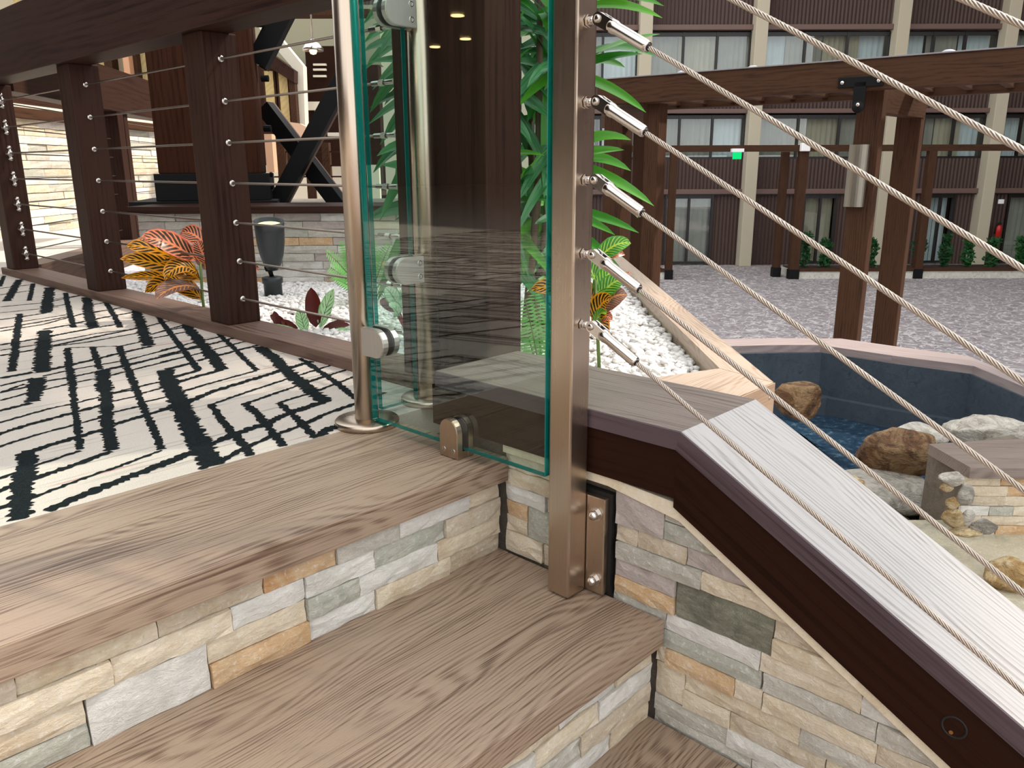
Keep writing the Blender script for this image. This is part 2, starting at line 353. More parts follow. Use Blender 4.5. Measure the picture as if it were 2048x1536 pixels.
CARPET=[(0.022,(-0.286,0.904),(-0.365,0.689),(-0.427,0.504)),(0.012,(-0.334,0.956),(-0.382,0.799),(-0.423,0.666),(-0.461,0.547)),(0.013,(-0.242,0.855),(-0.286,0.714),(-0.331,0.566),(-0.368,0.447)),(0.027,(-0.191,0.8),(-0.253,0.612),(-0.316,0.434),(-0.33,0.385)),(0.027,(-0.388,1.014),(-0.42,0.919)),(0.028,(-0.521,0.606),(-0.55,0.518),(-0.592,0.395),(-0.619,0.313)),(0.013,(-0.495,0.894),(-0.485,0.896),(-0.426,0.911)),(0.008,(-0.517,0.81),(-0.507,0.812),(-0.416,0.841),(-0.373,0.843),(-0.317,0.854)),(0.013,(-0.537,0.734),(-0.527,0.738),(-0.474,0.759),(-0.397,0.777),(-0.337,0.789)),(0.008,(-0.557,0.659),(-0.547,0.662),(-0.481,0.685),(-0.423,0.695),(-0.366,0.707)),(0.016,(-0.524,0.595),(-0.456,0.615),(-0.393,0.629)),(0.008,(-0.313,0.803),(-0.262,0.805)),(0.008,(-0.343,0.724),(-0.285,0.727)),(0.013,(-0.368,0.644),(-0.303,0.661),(-0.245,0.669),(-0.179,0.699)),(0.008,(-0.54,0.517),(-0.463,0.54)),(0.015,(-0.557,0.46),(-0.503,0.474),(-0.429,0.499)),(0.008,(-0.584,0.38),(-0.529,0.398),(-0.451,0.418),(-0.37,0.442)),(0.019,(-0.584,0.315),(-0.537,0.335),(-0.459,0.36),(-0.391,0.379),(-0.339,0.395)),(0.011,(-0.599,0.497),(-0.591,0.5),(-0.562,0.507)),(0.014,(-0.614,0.439),(-0.606,0.444),(-0.578,0.454)),(0.013,(-0.632,0.373),(-0.624,0.375),(-0.601,0.374)),(0.008,(-0.446,1.043),(-0.388,1.084)),(0.008,(-0.463,0.977),(-0.404,0.998)),(0.008,(-0.293,0.861),(-0.238,0.863)),(0.008,(-0.275,0.751),(-0.211,0.756)),(0.008,(-0.249,0.818),(-0.189,0.833)),(0.014,(0.146,3.197),(0.032,2.83)),(0.026,(0.151,3.001),(-0.063,2.394)),(0.016,(0.15,2.824),(-0.005,2.347)),(0.033,(0.158,2.651),(-0.051,2.028)),(0.016,(0.148,2.451),(-0.004,1.949),(-0.08,1.693)),(0.03,(0.163,2.276),(0.037,1.904),(-0.042,1.651)),(0.016,(0.174,2.132),(0.079,1.806),(0.013,1.591)),(0.03,(0.178,1.886),(0.079,1.608),(-0.012,1.351),(-0.036,1.276)),(0.014,(0.166,1.684),(0.089,1.442),(0.002,1.157),(-0.074,0.921)),(0.018,(-0.114,2.071),(-0.244,1.645),(-0.371,1.231)),(0.034,(-0.153,1.708),(-0.257,1.39),(-0.327,1.169)),(0.034,(-0.355,1.121),(-0.389,1.003)),(0.016,(-0.194,1.405),(-0.267,1.173),(-0.311,1.024),(-0.337,0.947)),(0.015,(-0.144,1.369),(-0.203,1.175),(-0.226,1.1)),(0.03,(-0.224,1.083),(-0.265,0.973),(-0.29,0.895)),(0.016,(-0.093,1.33),(-0.158,1.126),(-0.22,0.924),(-0.245,0.846)),(0.028,(-0.127,0.978),(-0.184,0.825),(-0.2,0.775)),(0.008,(-0.117,2.27),(0.018,2.257),(0.159,2.332)),(0.006,(-0.152,2.14),(0.018,2.121)),(0.011,(-0.19,2.0),(-0.128,2.007),(-0.049,2.025)),(0.011,(-0.233,1.839),(-0.136,1.858),(-0.02,1.901)),(0.009,(-0.246,1.789),(-0.126,1.812),(0.038,1.93),(0.136,1.932)),(0.013,(-0.054,1.759),(0.04,1.798),(0.136,1.821)),(0.013,(-0.152,1.728),(-0.066,1.746)),(0.013,(-0.303,1.578),(-0.198,1.594),(-0.045,1.643),(0.025,1.645)),(0.008,(-0.322,1.503),(-0.224,1.51),(-0.066,1.549),(0.043,1.535)),(0.013,(-0.341,1.434),(-0.248,1.448),(-0.094,1.5),(0.04,1.539)),(0.008,(-0.223,1.455),(-0.13,1.443),(0.025,1.47)),(0.005,(-0.192,1.404),(-0.096,1.333)),(0.008,(-0.089,1.326),(-0.021,1.342)),(0.014,(-0.122,1.242),(-0.033,1.264)),(0.015,(-0.324,1.179),(-0.262,1.195),(-0.187,1.218),(-0.122,1.242)),(0.008,(-0.338,1.128),(-0.279,1.144),(-0.218,1.147),(-0.15,1.147),(0.007,1.203)),(0.008,(-0.352,1.075),(-0.297,1.071),(-0.236,1.084),(-0.163,1.102),(-0.005,1.131)),(0.013,(-0.224,1.083),(-0.172,1.09),(-0.059,1.125),(0.058,1.183)),(0.008,(-0.239,1.02),(-0.19,1.034),(-0.031,1.078)),(0.016,(-0.409,1.18),(-0.341,1.184)),(0.008,(-0.429,1.104),(-0.358,1.125)),(0.008,(-0.446,1.042),(-0.383,1.054)),(0.008,(-0.38,0.998),(-0.314,1.015),(-0.26,1.018)),(0.013,(-0.122,0.987),(-0.054,0.998)),(0.008,(-0.146,0.894),(-0.072,0.918)),(0.008,(-0.293,0.865),(-0.232,0.878),(-0.171,0.883)),(0.008,(0.072,1.548),(0.161,1.59)),(0.008,(0.027,1.417),(0.164,1.492)),(0.008,(0.012,1.363),(0.124,1.382)),(0.008,(-0.034,2.582),(0.072,2.609)),(0.008,(0.016,2.769),(0.138,2.795)),(0.008,(0.046,2.306),(0.166,2.342)),(0.008,(-0.003,2.143),(0.062,2.162)),(0.006,(-0.155,1.913),(-0.007,1.939)),(0.008,(0.107,2.082),(0.17,2.104)),(0.008,(0.053,1.914),(0.159,1.95)),(0.013,(0.142,1.617),(0.081,1.414),(0.014,1.201),(-0.036,1.042),(-0.07,0.926)),(0.028,(0.166,1.497),(0.081,1.236),(0.019,1.045),(-0.033,0.886)),(0.013,(0.167,1.299),(0.106,1.1),(0.062,0.965),(0.019,0.823)),(0.03,(0.152,1.049),(0.117,0.921),(0.065,0.773),(0.026,0.647),(-0.0,0.561),(-0.025,0.482)),(0.014,(0.151,0.853),(0.14,0.805),(0.097,0.658),(0.072,0.574),(0.038,0.475),(0.017,0.407)),(0.032,(-0.124,0.979),(-0.169,0.86)),(0.008,(0.062,1.435),(0.16,1.458)),(0.008,(0.032,1.366),(0.142,1.39)),(0.008,(-0.043,1.194),(0.085,1.232),(0.146,1.242)),(0.013,(-0.07,1.134),(0.05,1.161),(0.165,1.201)),(0.008,(-0.1,1.066),(-0.02,1.079),(0.118,1.122),(0.171,1.137)),(0.012,(-0.122,0.983),(-0.055,1.002)),(0.013,(-0.032,1.014),(0.02,1.027),(0.16,1.067)),(0.008,(-0.142,0.905),(-0.072,0.922)),(0.014,(-0.168,0.847),(-0.097,0.87),(-0.033,0.886)),(0.008,(-0.19,0.767),(-0.115,0.789),(0.016,0.819)),(0.016,(-0.215,0.688),(-0.123,0.728),(-0.017,0.756),(0.059,0.78),(0.155,0.803)),(0.008,(-0.188,0.634),(-0.104,0.662),(0.023,0.7),(0.152,0.733),(0.182,0.744)),(0.008,(-0.139,0.59),(0.004,0.631),(0.152,0.67),(0.19,0.678)),(0.008,(-0.09,0.547),(-0.009,0.559),(0.133,0.606),(0.175,0.619)),(0.008,(0.031,0.643),(0.112,0.662)),(0.011,(-0.201,0.835),(-0.182,0.839)),(0.008,(0.102,1.232),(0.188,1.255)),(0.035,(-0.16,0.888),(-0.22,0.705),(-0.258,0.592),(-0.302,0.458),(-0.328,0.37),(-0.349,0.309)),(0.014,(-0.186,0.638),(-0.216,0.547),(-0.247,0.437),(-0.266,0.36),(-0.283,0.309)),(0.015,(-0.137,0.594),(-0.156,0.518),(-0.18,0.438),(-0.2,0.378),(-0.221,0.311)),(0.014,(-0.091,0.545),(-0.108,0.476),(-0.133,0.396),(-0.162,0.306)),(0.019,(-0.31,0.407),(-0.253,0.427),(-0.178,0.445),(-0.112,0.47),(-0.021,0.488)),(0.012,(-0.343,0.314),(-0.275,0.349),(-0.203,0.373),(-0.134,0.388),(-0.069,0.414),(0.007,0.428),(0.1,0.452)),(0.02,(-0.403,0.374),(-0.366,0.385),(-0.328,0.398)),(0.02,(-0.159,0.31),(-0.12,0.332),(-0.079,0.337)),(0.012,(-0.369,0.312),(-0.338,0.323)),(0.013,(-0.272,0.672),(-0.242,0.679))]
pat = MB(); rp = random.Random(3)
for k, seg in enumerate(CARPET):
    wd = seg[0]; P = [Vector((x, y)) for x, y in seg[1:]]
    pts = []
    for a, b in zip(P[:-1], P[1:]):
        n = max(1, int((b-a).length/.005)); pts += [a+(b-a)*(i/n) for i in range(n)]
    pts.append(P[-1])
    z = .0008 + k*4e-6; V = []
    dirx = Vector((math.sin(AZ), -math.cos(AZ)))
    for i, p in enumerate(pts):
        tn = (pts[min(i+1, len(pts)-1)]-pts[max(i-1, 0)]); tn = tn.normalized() if tn.length else Vector((1, 0))
        nr = Vector((-tn.y, tn.x)); 
        if nr.dot(dirx) < 0: nr = -nr
        h = wd*.5; j = .16*wd+.0011
        q1 = p+nr*(h+rp.uniform(-j, j)); q0 = p-nr*(h+rp.uniform(-j, j))
        for q in (q0, q1):
            V.append((min(q.x, .164), max(q.y, .3085), z))
    pat.add(V, [[2*i, 2*i+1, 2*i+3, 2*i+2] for i in range(len(pts)-1)])
po = pat.build('carpet_pattern', M_PILE, floor)
far = MB(); rp = random.Random(8)
# the same woven figure carried on over the rest of the deck
for gx in range(0, 8):
    for sgn in (1, -1):
        for seg in CARPET:
            if seg[0] < .009 and rp.random() < .5: continue
            for (xa, ya), (xb, yb_) in zip(seg[1:-1], seg[2:]):
                a = Vector((xa, ya)); b = Vector((xb, yb_))
                if sgn < 0: a = Vector((-.45-a.x, 3.75-a.y)); b = Vector((-.45-b.x, 3.75-b.y))
                a.x -= .80*gx; b.x -= .80*gx
                if min(a.y, b.y) < .315 or any(q.x > -.65+max(0, q.y-.31)*.262 for q in (a, b)): continue
                n_ = (b-a).orthogonal().normalized()*seg[0]*.5
                far.add([(*(a-n_), .0008), (*(a+n_), .0008), (*(b+n_), .0008), (*(b-n_), .0008)], [[0, 1, 2, 3]])
me = bpy.data.meshes.new('carpet_pattern'); me.from_pydata([tuple(v) for v in far.v], [], far.f); link('carpet_pattern', me, M_PILE, floor)

# ------------------------------------------------------------------ staircase
stairs = thing('staircase', 'wood-look stair treads with stacked cream stone risers', 'staircase', (-.7, -.3, -.34))
XL = -1.95
def tread(y0, ys, y1, z, name='tread'):
    t_ = board(name, (XL, y0, z-.041), (-.002, ys-.0006, z), W_TREAD, stairs, 'x', .0025)
    if ys < y1: board('plank', (XL, ys+.0006, z-.030), (-.002, y1, z), W_TREAD, t_, 'x', .001)
    return t_
tread(0, .189, .308, 0)
tread(-.305, .0, .06, -.1687)
tread(-.612, -.43, -.24, -.3374)
tread(-.919, -.72, -.60, -.506)
def riser(yf, ztop, zbot, rows, seed):
    core = MB().box((XL, yf+.016, zbot), (-.004, yf+.07, ztop)).build('riser', M_MORTAR, stairs)
    fm = lambda a, b, d: Vector((a, yf+.016-d, b))
    sd = seed
    for (z0, z1, cuts, kinds, fr) in rows:
        for i in range(len(cuts)-1):
            sd += 1; rr = random.Random(sd)
            stone(cuts[i]+.0008, cuts[i+1]-.0008, z0+.0006, z1-.0006, fm, STONES[kinds[i % len(kinds)]], core, .012+rr.uniform(-.003, .004)+fr, .0020, seed=sd)
    return core
r0 = [XL, -1.72, -1.5, -1.31, -1.12, -.93]
riser(.012, -.041, -.1687, [
    (-.073, -.041, r0+[-.715, -.569, -.434, -.325, -.217, -.075, -.006], ['beige', 'cream', 'white', 'cream', 'orange', 'beige', 'cream', 'beige', 'orange', 'grey', 'white', 'cream'], 0),
    (-.105, -.073, r0+[-.80, -.624, -.48, -.376, -.262, -.127, -.006], ['cream', 'white', 'cream', 'beige', 'grey', 'cream', 'cream', 'cream', 'white', 'white', 'green', 'beige'], .001),
    (-.137, -.105, r0+[-.656], ['cream', 'grey', 'cream', 'beige', 'white', 'cream'], -.001),
    (-.1687, -.137, r0+[-.80, -.655], ['green', 'cream', 'cream', 'beige', 'green', 'green', 'green'], 0),
    (-.1687, -.105, [-.654, -.515], ['white'], .002),
    (-.137, -.105, [-.515, -.376, -.291, -.144, -.006], ['cream', 'green', 'white', 'cream'], .001),
    (-.1687, -.137, [-.514, -.374, -.264, -.12, -.006], ['orange', 'white', 'cream', 'beige'], 0)], 100)
riser(-.293, -.2097, -.3374, [
    (-.242, -.2097, [XL, -1.6, -1.3, -1.0, -.82, -.66, -.5, -.33, -.21, -.09, -.006], ['cream', 'white', 'beige', 'cream', 'orange', 'white', 'grey', 'cream', 'white', 'cream'], 0),
    (-.274, -.242, [XL, -1.7, -1.4, -1.1, -.9, -.71, -.55, -.41, -.26, -.13, -.006], ['white', 'cream', 'cream', 'grey', 'cream', 'cream', 'green', 'white', 'cream', 'white'], .002),
    (-.306, -.274, [XL, -1.6, -1.3, -1.0, -.82, -.64, -.47, -.30, -.17, -.006], ['cream', 'beige', 'white', 'green', 'cream', 'white', 'cream', 'grey', 'beige'], 0),
    (-.3374, -.306, [XL, -1.65, -1.35, -1.05, -.88, -.7, -.52, -.38, -.2, -.1, -.006], ['beige', 'cream', 'green', 'white', 'cream', 'orange', 'white', 'cream', 'white', 'cream'], .001)], 300)

# ------------------------------------------------------------------ side wall of the stairs
SL = .536                              # slope of the stair, rise over run
FOLD = -.319
capz = lambda y: .117 if y > FOLD else .117+SL*(y-FOLD)
lowz = lambda y: (.021 if y > FOLD else .0085+.5475*(y-FOLD))
YE = -2.3
prof = [(0, .178, -2.6), (0, .178, .088), (0, FOLD, .088), (0, YE, .088+SL*(YE-FOLD)), (0, YE, -2.6)]
wall = structure(MB().prism(prof, (.012, 0, 0), (.185, 0, 0)).build('wall_right', M_MORTAR))
fmw = lambda a, b, d: Vector((.012-d, a, b))
plast = lambda y: lowz(y) - (.014 if y > FOLD else .019)
rows = [.006-.0275*k for k in range(26)]
taken = []      # hand-placed stones: y from, y to, row from, row to, kind, extra
hand = [(-.212, -.293, 0, 2, 'mauve', .002), (-.215, -.355, 3, 4, 'grey', .004), (-.318, -.461, 4, 6, 'dark', .001), (-.214, -.316, 5, 6, 'orange', .001), (-.214, -.316, 4, 5, 'mauve', 0),
        (-.307, -.415, 8, 9, 'orange', .003), (-.291, -.338, 9, 11, 'cream', .001), (-.452, -.597, 7, 8, 'grey', .001), (-.30, -.45, 7, 8, 'green', 0), (-.455, -.60, 8, 9, 'cream', .002), (-.213, -.25, 2, 3, 'beige', 0), (-.25, -.33, 2, 3, 'beige', .001)]
left = [(-.012, -.118, 0, 1, 'cream'), (-.012, -.118, 1, 2, 'cream'), (-.012, -.075, 2, 3, 'white'), (-.076, -.118, 2, 3, 'beige'), (-.012, -.036, 3, 4, 'orange'), (-.037, -.118, 3, 5, 'green'),
        (-.012, -.036, 4, 5, 'cream'), (-.012, -.07, 5, 7, 'cream'), (-.071, -.118, 5, 7, 'beige')]
sd = 700
def wstone(y0, y1, k0, k1, kind, ex=0.0, zlo=None):
    global sd
    sd += 1; rr = random.Random(sd)
    zt, zb = rows[k0], rows[k1]
    if zlo is not None: zb = max(zb, zlo)
    if zt-zb < .006: return
    stone(y1+.0006, y0-.0006, zb+.0006, zt-.0006, fmw, STONES[kind], wall, .010+rr.uniform(-.002, .003)+ex, .0018, top=plast, seed=sd)
for q in hand: wstone(*q)
for q in left:
    sd += 1; q = (.0105,)+tuple(q[1:]) if q[0] == -.012 else q; zt, zb = rows[q[2]], max(rows[q[3]], -.168)
    stone(q[1]+.0008, q[0]-.0008, zb+.0006, zt-.0006, fmw, STONES[q[4]], wall, .011+random.Random(sd).uniform(-.003, .003), .0035, seed=sd)
rs = random.Random(41)
kinds = ['cream', 'white', 'grey', 'beige', 'cream', 'green', 'cream', 'white', 'beige', 'mauve', 'grey', 'cream']
for k in range(25):
    zt, zb = rows[k], rows[k+1]
    y = -.211 if zt > -.1687 else (-.29 if zt < -.20 else -.306)
    if zt < -.36: y = -.60
    ymax = -1.35
    while y > ymax:
        y2 = y-rs.uniform(.07, .17)
        blocks = [h for h in hand if h[2] <= k < h[3]]
        hit = None
        for h in blocks:
            if y <= h[0]+.001 and y > h[1]+.001: hit = h
        if hit: y = hit[1]; continue
        nxt = [h[0] for h in blocks if h[0] < y-.001 and h[0] > y2-.03]
        if nxt: y2 = max(nxt)
        if y-y2 > .01: wstone(y, y2, k, k+1, rs.choice(kinds))
        y = y2
# plaster run under the fascia
pz = [(0, y, plast(y)-.001) for y in (-.118, -.2, FOLD)] + [(0, y, plast(y)-.001) for y in (FOLD-.0001, -1.9)]
pu = [(0, -1.9, lowz(-1.9)+.004), (0, FOLD-.0001, lowz(FOLD-.0001)+.004), (0, FOLD, lowz(FOLD)+.004), (0, -.118, lowz(-.118)+.004)]
MB().prism(pz+pu, (-.0035, 0, 0), (.013, 0, 0)).build('plaster_strip', M_PLASTER, wall)
MB().prism([(0, .012, .006), (0, -.118, .006), (0, -.118, .032), (0, .012, .032)], (-.002, 0, 0), (.013, 0, 0)).build('plaster_strip', M_PLASTER, wall)

# ------------------------------------------------------------------ timber cap on the side wall
cap = thing('stair_balustrade', 'grey wood cap with dark fascia, level then sloping down beside the steps', 'handrail cap', (.09, -.3, .02))
TH = .026; XF, XB = -.012, .196
yb = FOLD+.249*TH
def yzprism(name, pts, x0, x1, mat, xdir, parent):
    c = Vector(((x0+x1)/2, sum(p[0] for p in pts)/len(pts), sum(p[1] for p in pts)/len(pts)))
    mb = MB().prism([(0, y, z) for y, z in pts], (x0, 0, 0), (x1, 0, 0))
    return mb.build(name, mat, parent, axes(c, xdir))
DS = Vector((0, -1, -SL)).normalized()
s1 = math.sqrt(1+SL*SL)
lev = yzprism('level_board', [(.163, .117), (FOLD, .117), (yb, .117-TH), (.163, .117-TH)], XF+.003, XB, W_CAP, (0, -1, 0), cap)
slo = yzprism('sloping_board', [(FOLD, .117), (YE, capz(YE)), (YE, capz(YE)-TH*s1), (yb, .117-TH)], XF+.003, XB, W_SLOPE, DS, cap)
# rounded front edges
yzprism('edge_strip', [(.163, .1165), (FOLD, .1165), (yb, .117-TH), (.163, .117-TH)], XF, XF+.003, W_EDGE, (0, -1, 0), lev)
yzprism('edge_strip', [(FOLD, .1165), (YE, capz(YE)-.0006), (YE, capz(YE)-TH*s1), (yb, .117-TH)], XF, XF+.003, W_EDGE, DS, slo)
yf2 = FOLD-.002
fl = yzprism('level_fascia', [(.175, .117-TH), (yb, .117-TH), (yb, .021), (.175, .021)], XF+.004, .0118, W_FASCIA, (0, -1, 0), cap)
fs = yzprism('sloping_fascia', [(yb, .117-TH), (YE, capz(YE)-TH*s1), (YE, lowz(YE)), (yb, .0085)], XF+.003, .0118, W_FASCIA, DS, cap)
bq = onx(1908, 1455, XF+.003)
pl = MB().lathe((XF+.0032, bq.y, bq.z), (-1, 0, 0), [(.0135, -.001), (.0135, .0008), (.011, .0008), (.011, -.0005)], 28).build('bolt_plug', M_BLACKR, fs)
MB().cyl((XF+.0018, bq.y+.002, bq.z-.007), (XF+.003, bq.y+.002, bq.z-.007), .0022, n=10).build('bolt', m_plain('rusty_bolt', '9a6a34', .5, .6), fs)

# ------------------------------------------------------------------ steel posts, clamps, glass
def dprof(L, H, n=10):
    """D outline: flat end at 0, round end at L"""
    r = H/2; P = [(0, -r), (L-r, -r)]
    P += [(L-r+r*math.cos(a), r*math.sin(a)) for a in [(-math.pi/2+math.pi*(i+1)/(n+1)) for i in range(n)]]
    return P + [(L-r, r), (0, r)]
def clamp(parent, org, ld, nd, L=.062, H=.05, gap=.0135, th=.0115, screws=1, name='glass_clamp'):
    """pair of D plates; org at the flat end in the glass plane, ld towards the round end, nd plate normal"""
    ld = Vector(ld); nd = Vector(nd); up = ld.cross(nd)
    org = Vector(org)
    def plate(sgn):
        bm = bmesh.new()
        vs1 = [bm.verts.new(org+ld*a+up*b+nd*(sgn*gap/2)) for a, b in dprof(L, H)]
        f = bm.faces.new(vs1); r = bmesh.ops.extrude_face_region(bm, geom=[f])
        vv = [g for g in r['geom'] if isinstance(g, bmesh.types.BMVert)]
        bmesh.ops.translate(bm, verts=vv, vec=nd*(sgn*th))
        eds = [e for e in bm.edges if all(x in vv for x in e.verts)]
        bmesh.ops.bevel(bm, geom=eds, offset=.0012, segments=2, affect='EDGES'); mb = MB(); mb._bm(bm); return mb
    if parent is None: return plate
    a = plate(1); b = plate(-1); a.add(b.v, b.f)
    # bridge at the flat end
    a.prism([org+ld*.0+up*(-H/2+.0006)+nd*(-gap/2-.001), org+ld*.006+up*(-H/2+.0006)+nd*(-gap/2-.001), org+ld*.006+up*(H/2-.0006)+nd*(-gap/2-.001), org+up*(H/2-.0006)+nd*(-gap/2-.001)], (0, 0, 0), nd*(gap+.002))
    c = a.build(name, M_SSC, parent)
    return clamp_bits(c, org, ld, nd, up, L, H, gap, th, screws)
def clamp_bits(c, org, ld, nd, up, L, H, gap, th, screws):
    g = MB()
    for sgn in (1, -1):
        P = [org+ld*(a*.97+.001)+up*(b*.95)+nd*(sgn*(gap/2-.0028)) for a, b in dprof(L, H)]
        g.prism(P, (0, 0, 0), nd*(sgn*.0028))
    g.build('gasket', M_BLACKR, c)
    if screws:
        for s_ in (-1, 1):
            q = org+ld*.011+up*(s_*H*.25)+nd*(screws*(gap/2+th-.0006))
            MB().lathe(q, nd*screws, [(.0052, 0), (.0052, .0009), (.0036, .0009), (.0022, .0002), (0, .0001)], 18).build('screw', M_SSP, c)
    return c
def round_post(name, label, x, y, h):
    t_ = thing(name, label, 'post', (x, y, 0))
    MB().cyl((x, y, .004), (x, y, h), .0212, n=40).build('tube', M_SS, t_)
    MB().lathe((x, y, 0), (0, 0, 1), [(.058, 0), (.058, .009), (.056, .0115), (.03, .013), (.0235, .0135)], 48).build('base_flange', M_SS, t_)
    MB().lathe((x, y, h), (0, 0, 1), [(.0212, -.001), (.0212, .003), (.018, .005), (0, .006)], 40).build('end_cap', M_SS, t_)
    return t_
GXP = -.052                                              # plane of the big glass panel
p1 = round_post('round_post', 'round brushed steel post on a floor flange at the carpet edge', GXP, .307, 1.06)
p2 = round_post('round_post', 'round brushed steel post behind the glass, next to the dark timber post', .126, .338, 1.06)
for z in (.160, .86): clamp(p1, (GXP, .307-.0195, z), (0, -1, 0), (-1, 0, 0), screws=0)
for z in (.266, .712): clamp(p2, (.126-.0195, .338, z), (-1, 0, 0), (0, -1, 0), L=.068, screws=1)
bc = thing('glass_clamp', 'small D-shaped steel clamp standing on the top tread, gripping the glass', 'glass clamp', (GXP, .068, 0))
_o, _l, _n = Vector((GXP, .068, .001)), Vector((0, 0, 1)), Vector((-1, 0, 0))
pf = clamp(None, _o, _l, _n, L=.064, H=.042)
a_ = pf(1).build('plate', M_SS, bc); b_ = pf(-1).build('plate', M_SS, bc)
MB().box((GXP-.0068, .048, .001), (GXP+.0068, .088, .012)).build('foot', M_SS, bc)
_u2 = _l.cross(_n)
g = MB()
for sg in (1, -1):
    g.prism([_o+_l*(a*.96+.001)+_u2*(b*.95)+_n*(sg*.004) for a, b in dprof(.064, .042)], (0, 0, 0), _n*(sg*.0028))
g.build('gasket', M_BLACKR, bc)
for s_ in (-1, 1):
    MB().lathe(_o+_l*.012+_u2*(s_*.011)+_n*.0178, _n, [(.0046, 0), (.0046, .0009), (.0032, .0009), (.002, .0002), (0, .0001)], 18).build('screw', M_SSP, a_)
def glass(name, lo, hi, label):
    mb = MB(); lo = Vector(lo); hi = Vector(hi); b = .0008
    bm = bmesh.new(); bmesh.ops.create_cube(bm, size=1)
    for vv in bm.verts: vv.co = Vector((lo[i]+(vv.co[i]+.5)*(hi[i]-lo[i]) for i in range(3)))
    bmesh.ops.bevel(bm, geom=bm.edges[:], offset=b, segments=1, affect='EDGES')
    ax = min(range(3), key=lambda i: hi[i]-lo[i]); bm.verts.index_update()
    big = sorted(bm.faces, key=lambda f: -f.calc_area())[:2]
    for f in bm.faces: mb.f.append([v.index for v in f.verts]); mb.mi.append(0 if f in big else 1); mb.sm.append(False)
    mb.v = [v.co.copy() for v in bm.verts]; bm.free()
    return tag(mb.build(name, [M_GLASS, M_GEDGE]), label, 'glass panel')
glass('glass_screen', (GXP-.006, -.1265, .0155), (GXP+.006, .2835, 1.0), 'large clear glass panel between the round post and the square post')
glass('glass_screen', (.002, .332, .010), (.090, .344, 1.0), 'narrow clear glass panel between the two round steel posts')

sp = thing('square_post', 'square brushed steel post bolted to the stone wall beside the second step', 'post', (-.036, -.151, -.166))
MB().box((-.0555, -.171, -.166), (-.0155, -.1315, .93), .003).build('tube', M_SS, sp)
pl = MB().box((-.0142, -.203, -.165), (-.003, -.11, -.012), .0015).build('mounting_plate', M_SS, sp)
MB().box((-.003, -.2085, -.167), (.008, -.112, -.006)).build('backing_pad', M_BLACKR, sp)
for z in (-.038, -.144):
    c = Vector((-.0142, -.188, z))
    nb = MB().cyl(c, c+Vector((-.0055, 0, 0)), .0082, n=6, smooth=False)
    nb.lathe(c+Vector((-.0055, 0, 0)), (-1, 0, 0), [(.0074, 0), (.0070, .003), (.0052, .0062), (.0025, .0078), (0, .0082)], 20)
    nb.cyl(c, c+Vector((-.0012, 0, 0)), .0105, n=24).build('acorn_nut', M_SSP, pl)

# ------------------------------------------------------------------ stair cables
DC = Vector((0, -1, -.545)).normalized()
XC = -.0355
rope = MB()
LR, PIT = 1.55, .034; nst = 6; nseg = int(LR/PIT*10)
for k in range(nst):
    pts = []
    for i in range(nseg+1):
        s_ = LR*i/nseg; a = 2*math.pi*(s_/PIT + k/nst)
        pts.append((s_, .0021*math.cos(a), .0021*math.sin(a)))
    rope.tube(pts, .00118, 5, caps=False)
rope.cyl((0, 0, 0), (LR, 0, 0), .0013, n=6)
rope_me = rope.mesh('wire_rope'); rope_me.materials.append(M_ROPE)
# fitting, built at the origin with the pin at (0,0,0)
lug = MB(); lug.cyl((0, .019, 0), (0, .007, 0), .0048, n=18); lug.cyl((0, .019, 0), (0, .0165, 0), .0075, n=6, smooth=False)
lug.cyl((-.0033, 0, 0), (.0033, 0, 0), .0078, n=26)
fork = MB(); up_ = Vector((1, 0, 0)).cross(DC)
for sg in (-1, 1):
    P = [DC*a + up_*b + Vector((sg*.0036, 0, 0)) for a, b in [(.022, -.0072), (.022, .0072), (0, .0078)] + [(.0078*math.cos(q), .0078*math.sin(q)) for q in [math.pi/2+math.pi*i/12 for i in range(1, 12)]] + [(0, -.0078)]]
    fork.prism(P, (0, 0, 0), (sg*.0026, 0, 0))
fork.lathe((0, 0, 0), DC, [(.0066, .016), (.0085, .019), (.0085, .026), (.0074, .030), (.0074, .0775), (.0062, .081), (.0035, .081)], 26)
pin = MB().cyl((-.0085, 0, 0), (.0085, 0, 0), .0034, n=16); pin.lathe((-.0062, 0, 0), (-1, 0, 0), [(.0048, 0), (.0048, .0018), (.003, .0028), (0, .003)], 18)
bush = MB().cyl(DC*.080, DC*.083, .0040, n=16)
lug_me, fork_me, pin_me, bush_me = lug.mesh('lug'), fork.mesh('fork'), pin.mesh('pin'), bush.mesh('bush')
for me, m in ((lug_me, M_SSP), (fork_me, M_SSP), (pin_me, M_SSP), (bush_me, M_BLACKR)): me.materials.append(m)
ords = ['lowest', 'second lowest', 'third from the bottom', 'fourth from the bottom', 'fifth from the bottom', 'second highest', 'highest']
for i in range(7):
    c = Vector((XC, -.191, .244+.0953*i))
    T = Matrix.Translation(c)
    t_ = thing('stair_cable', 'sloping steel cable beside the steps, %s of the seven' % ords[i], 'cable', c, 'sloping cables of the stair railing')
    link('wire_rope', rope_me, None, t_, axes(c+DC*.080, DC))
    lg = link('lug', lug_me, None, t_, T); fk = link('fork_terminal', fork_me, None, t_, T); link('pin', pin_me, None, fk, T); link('bush', bush_me, None, fk, T)

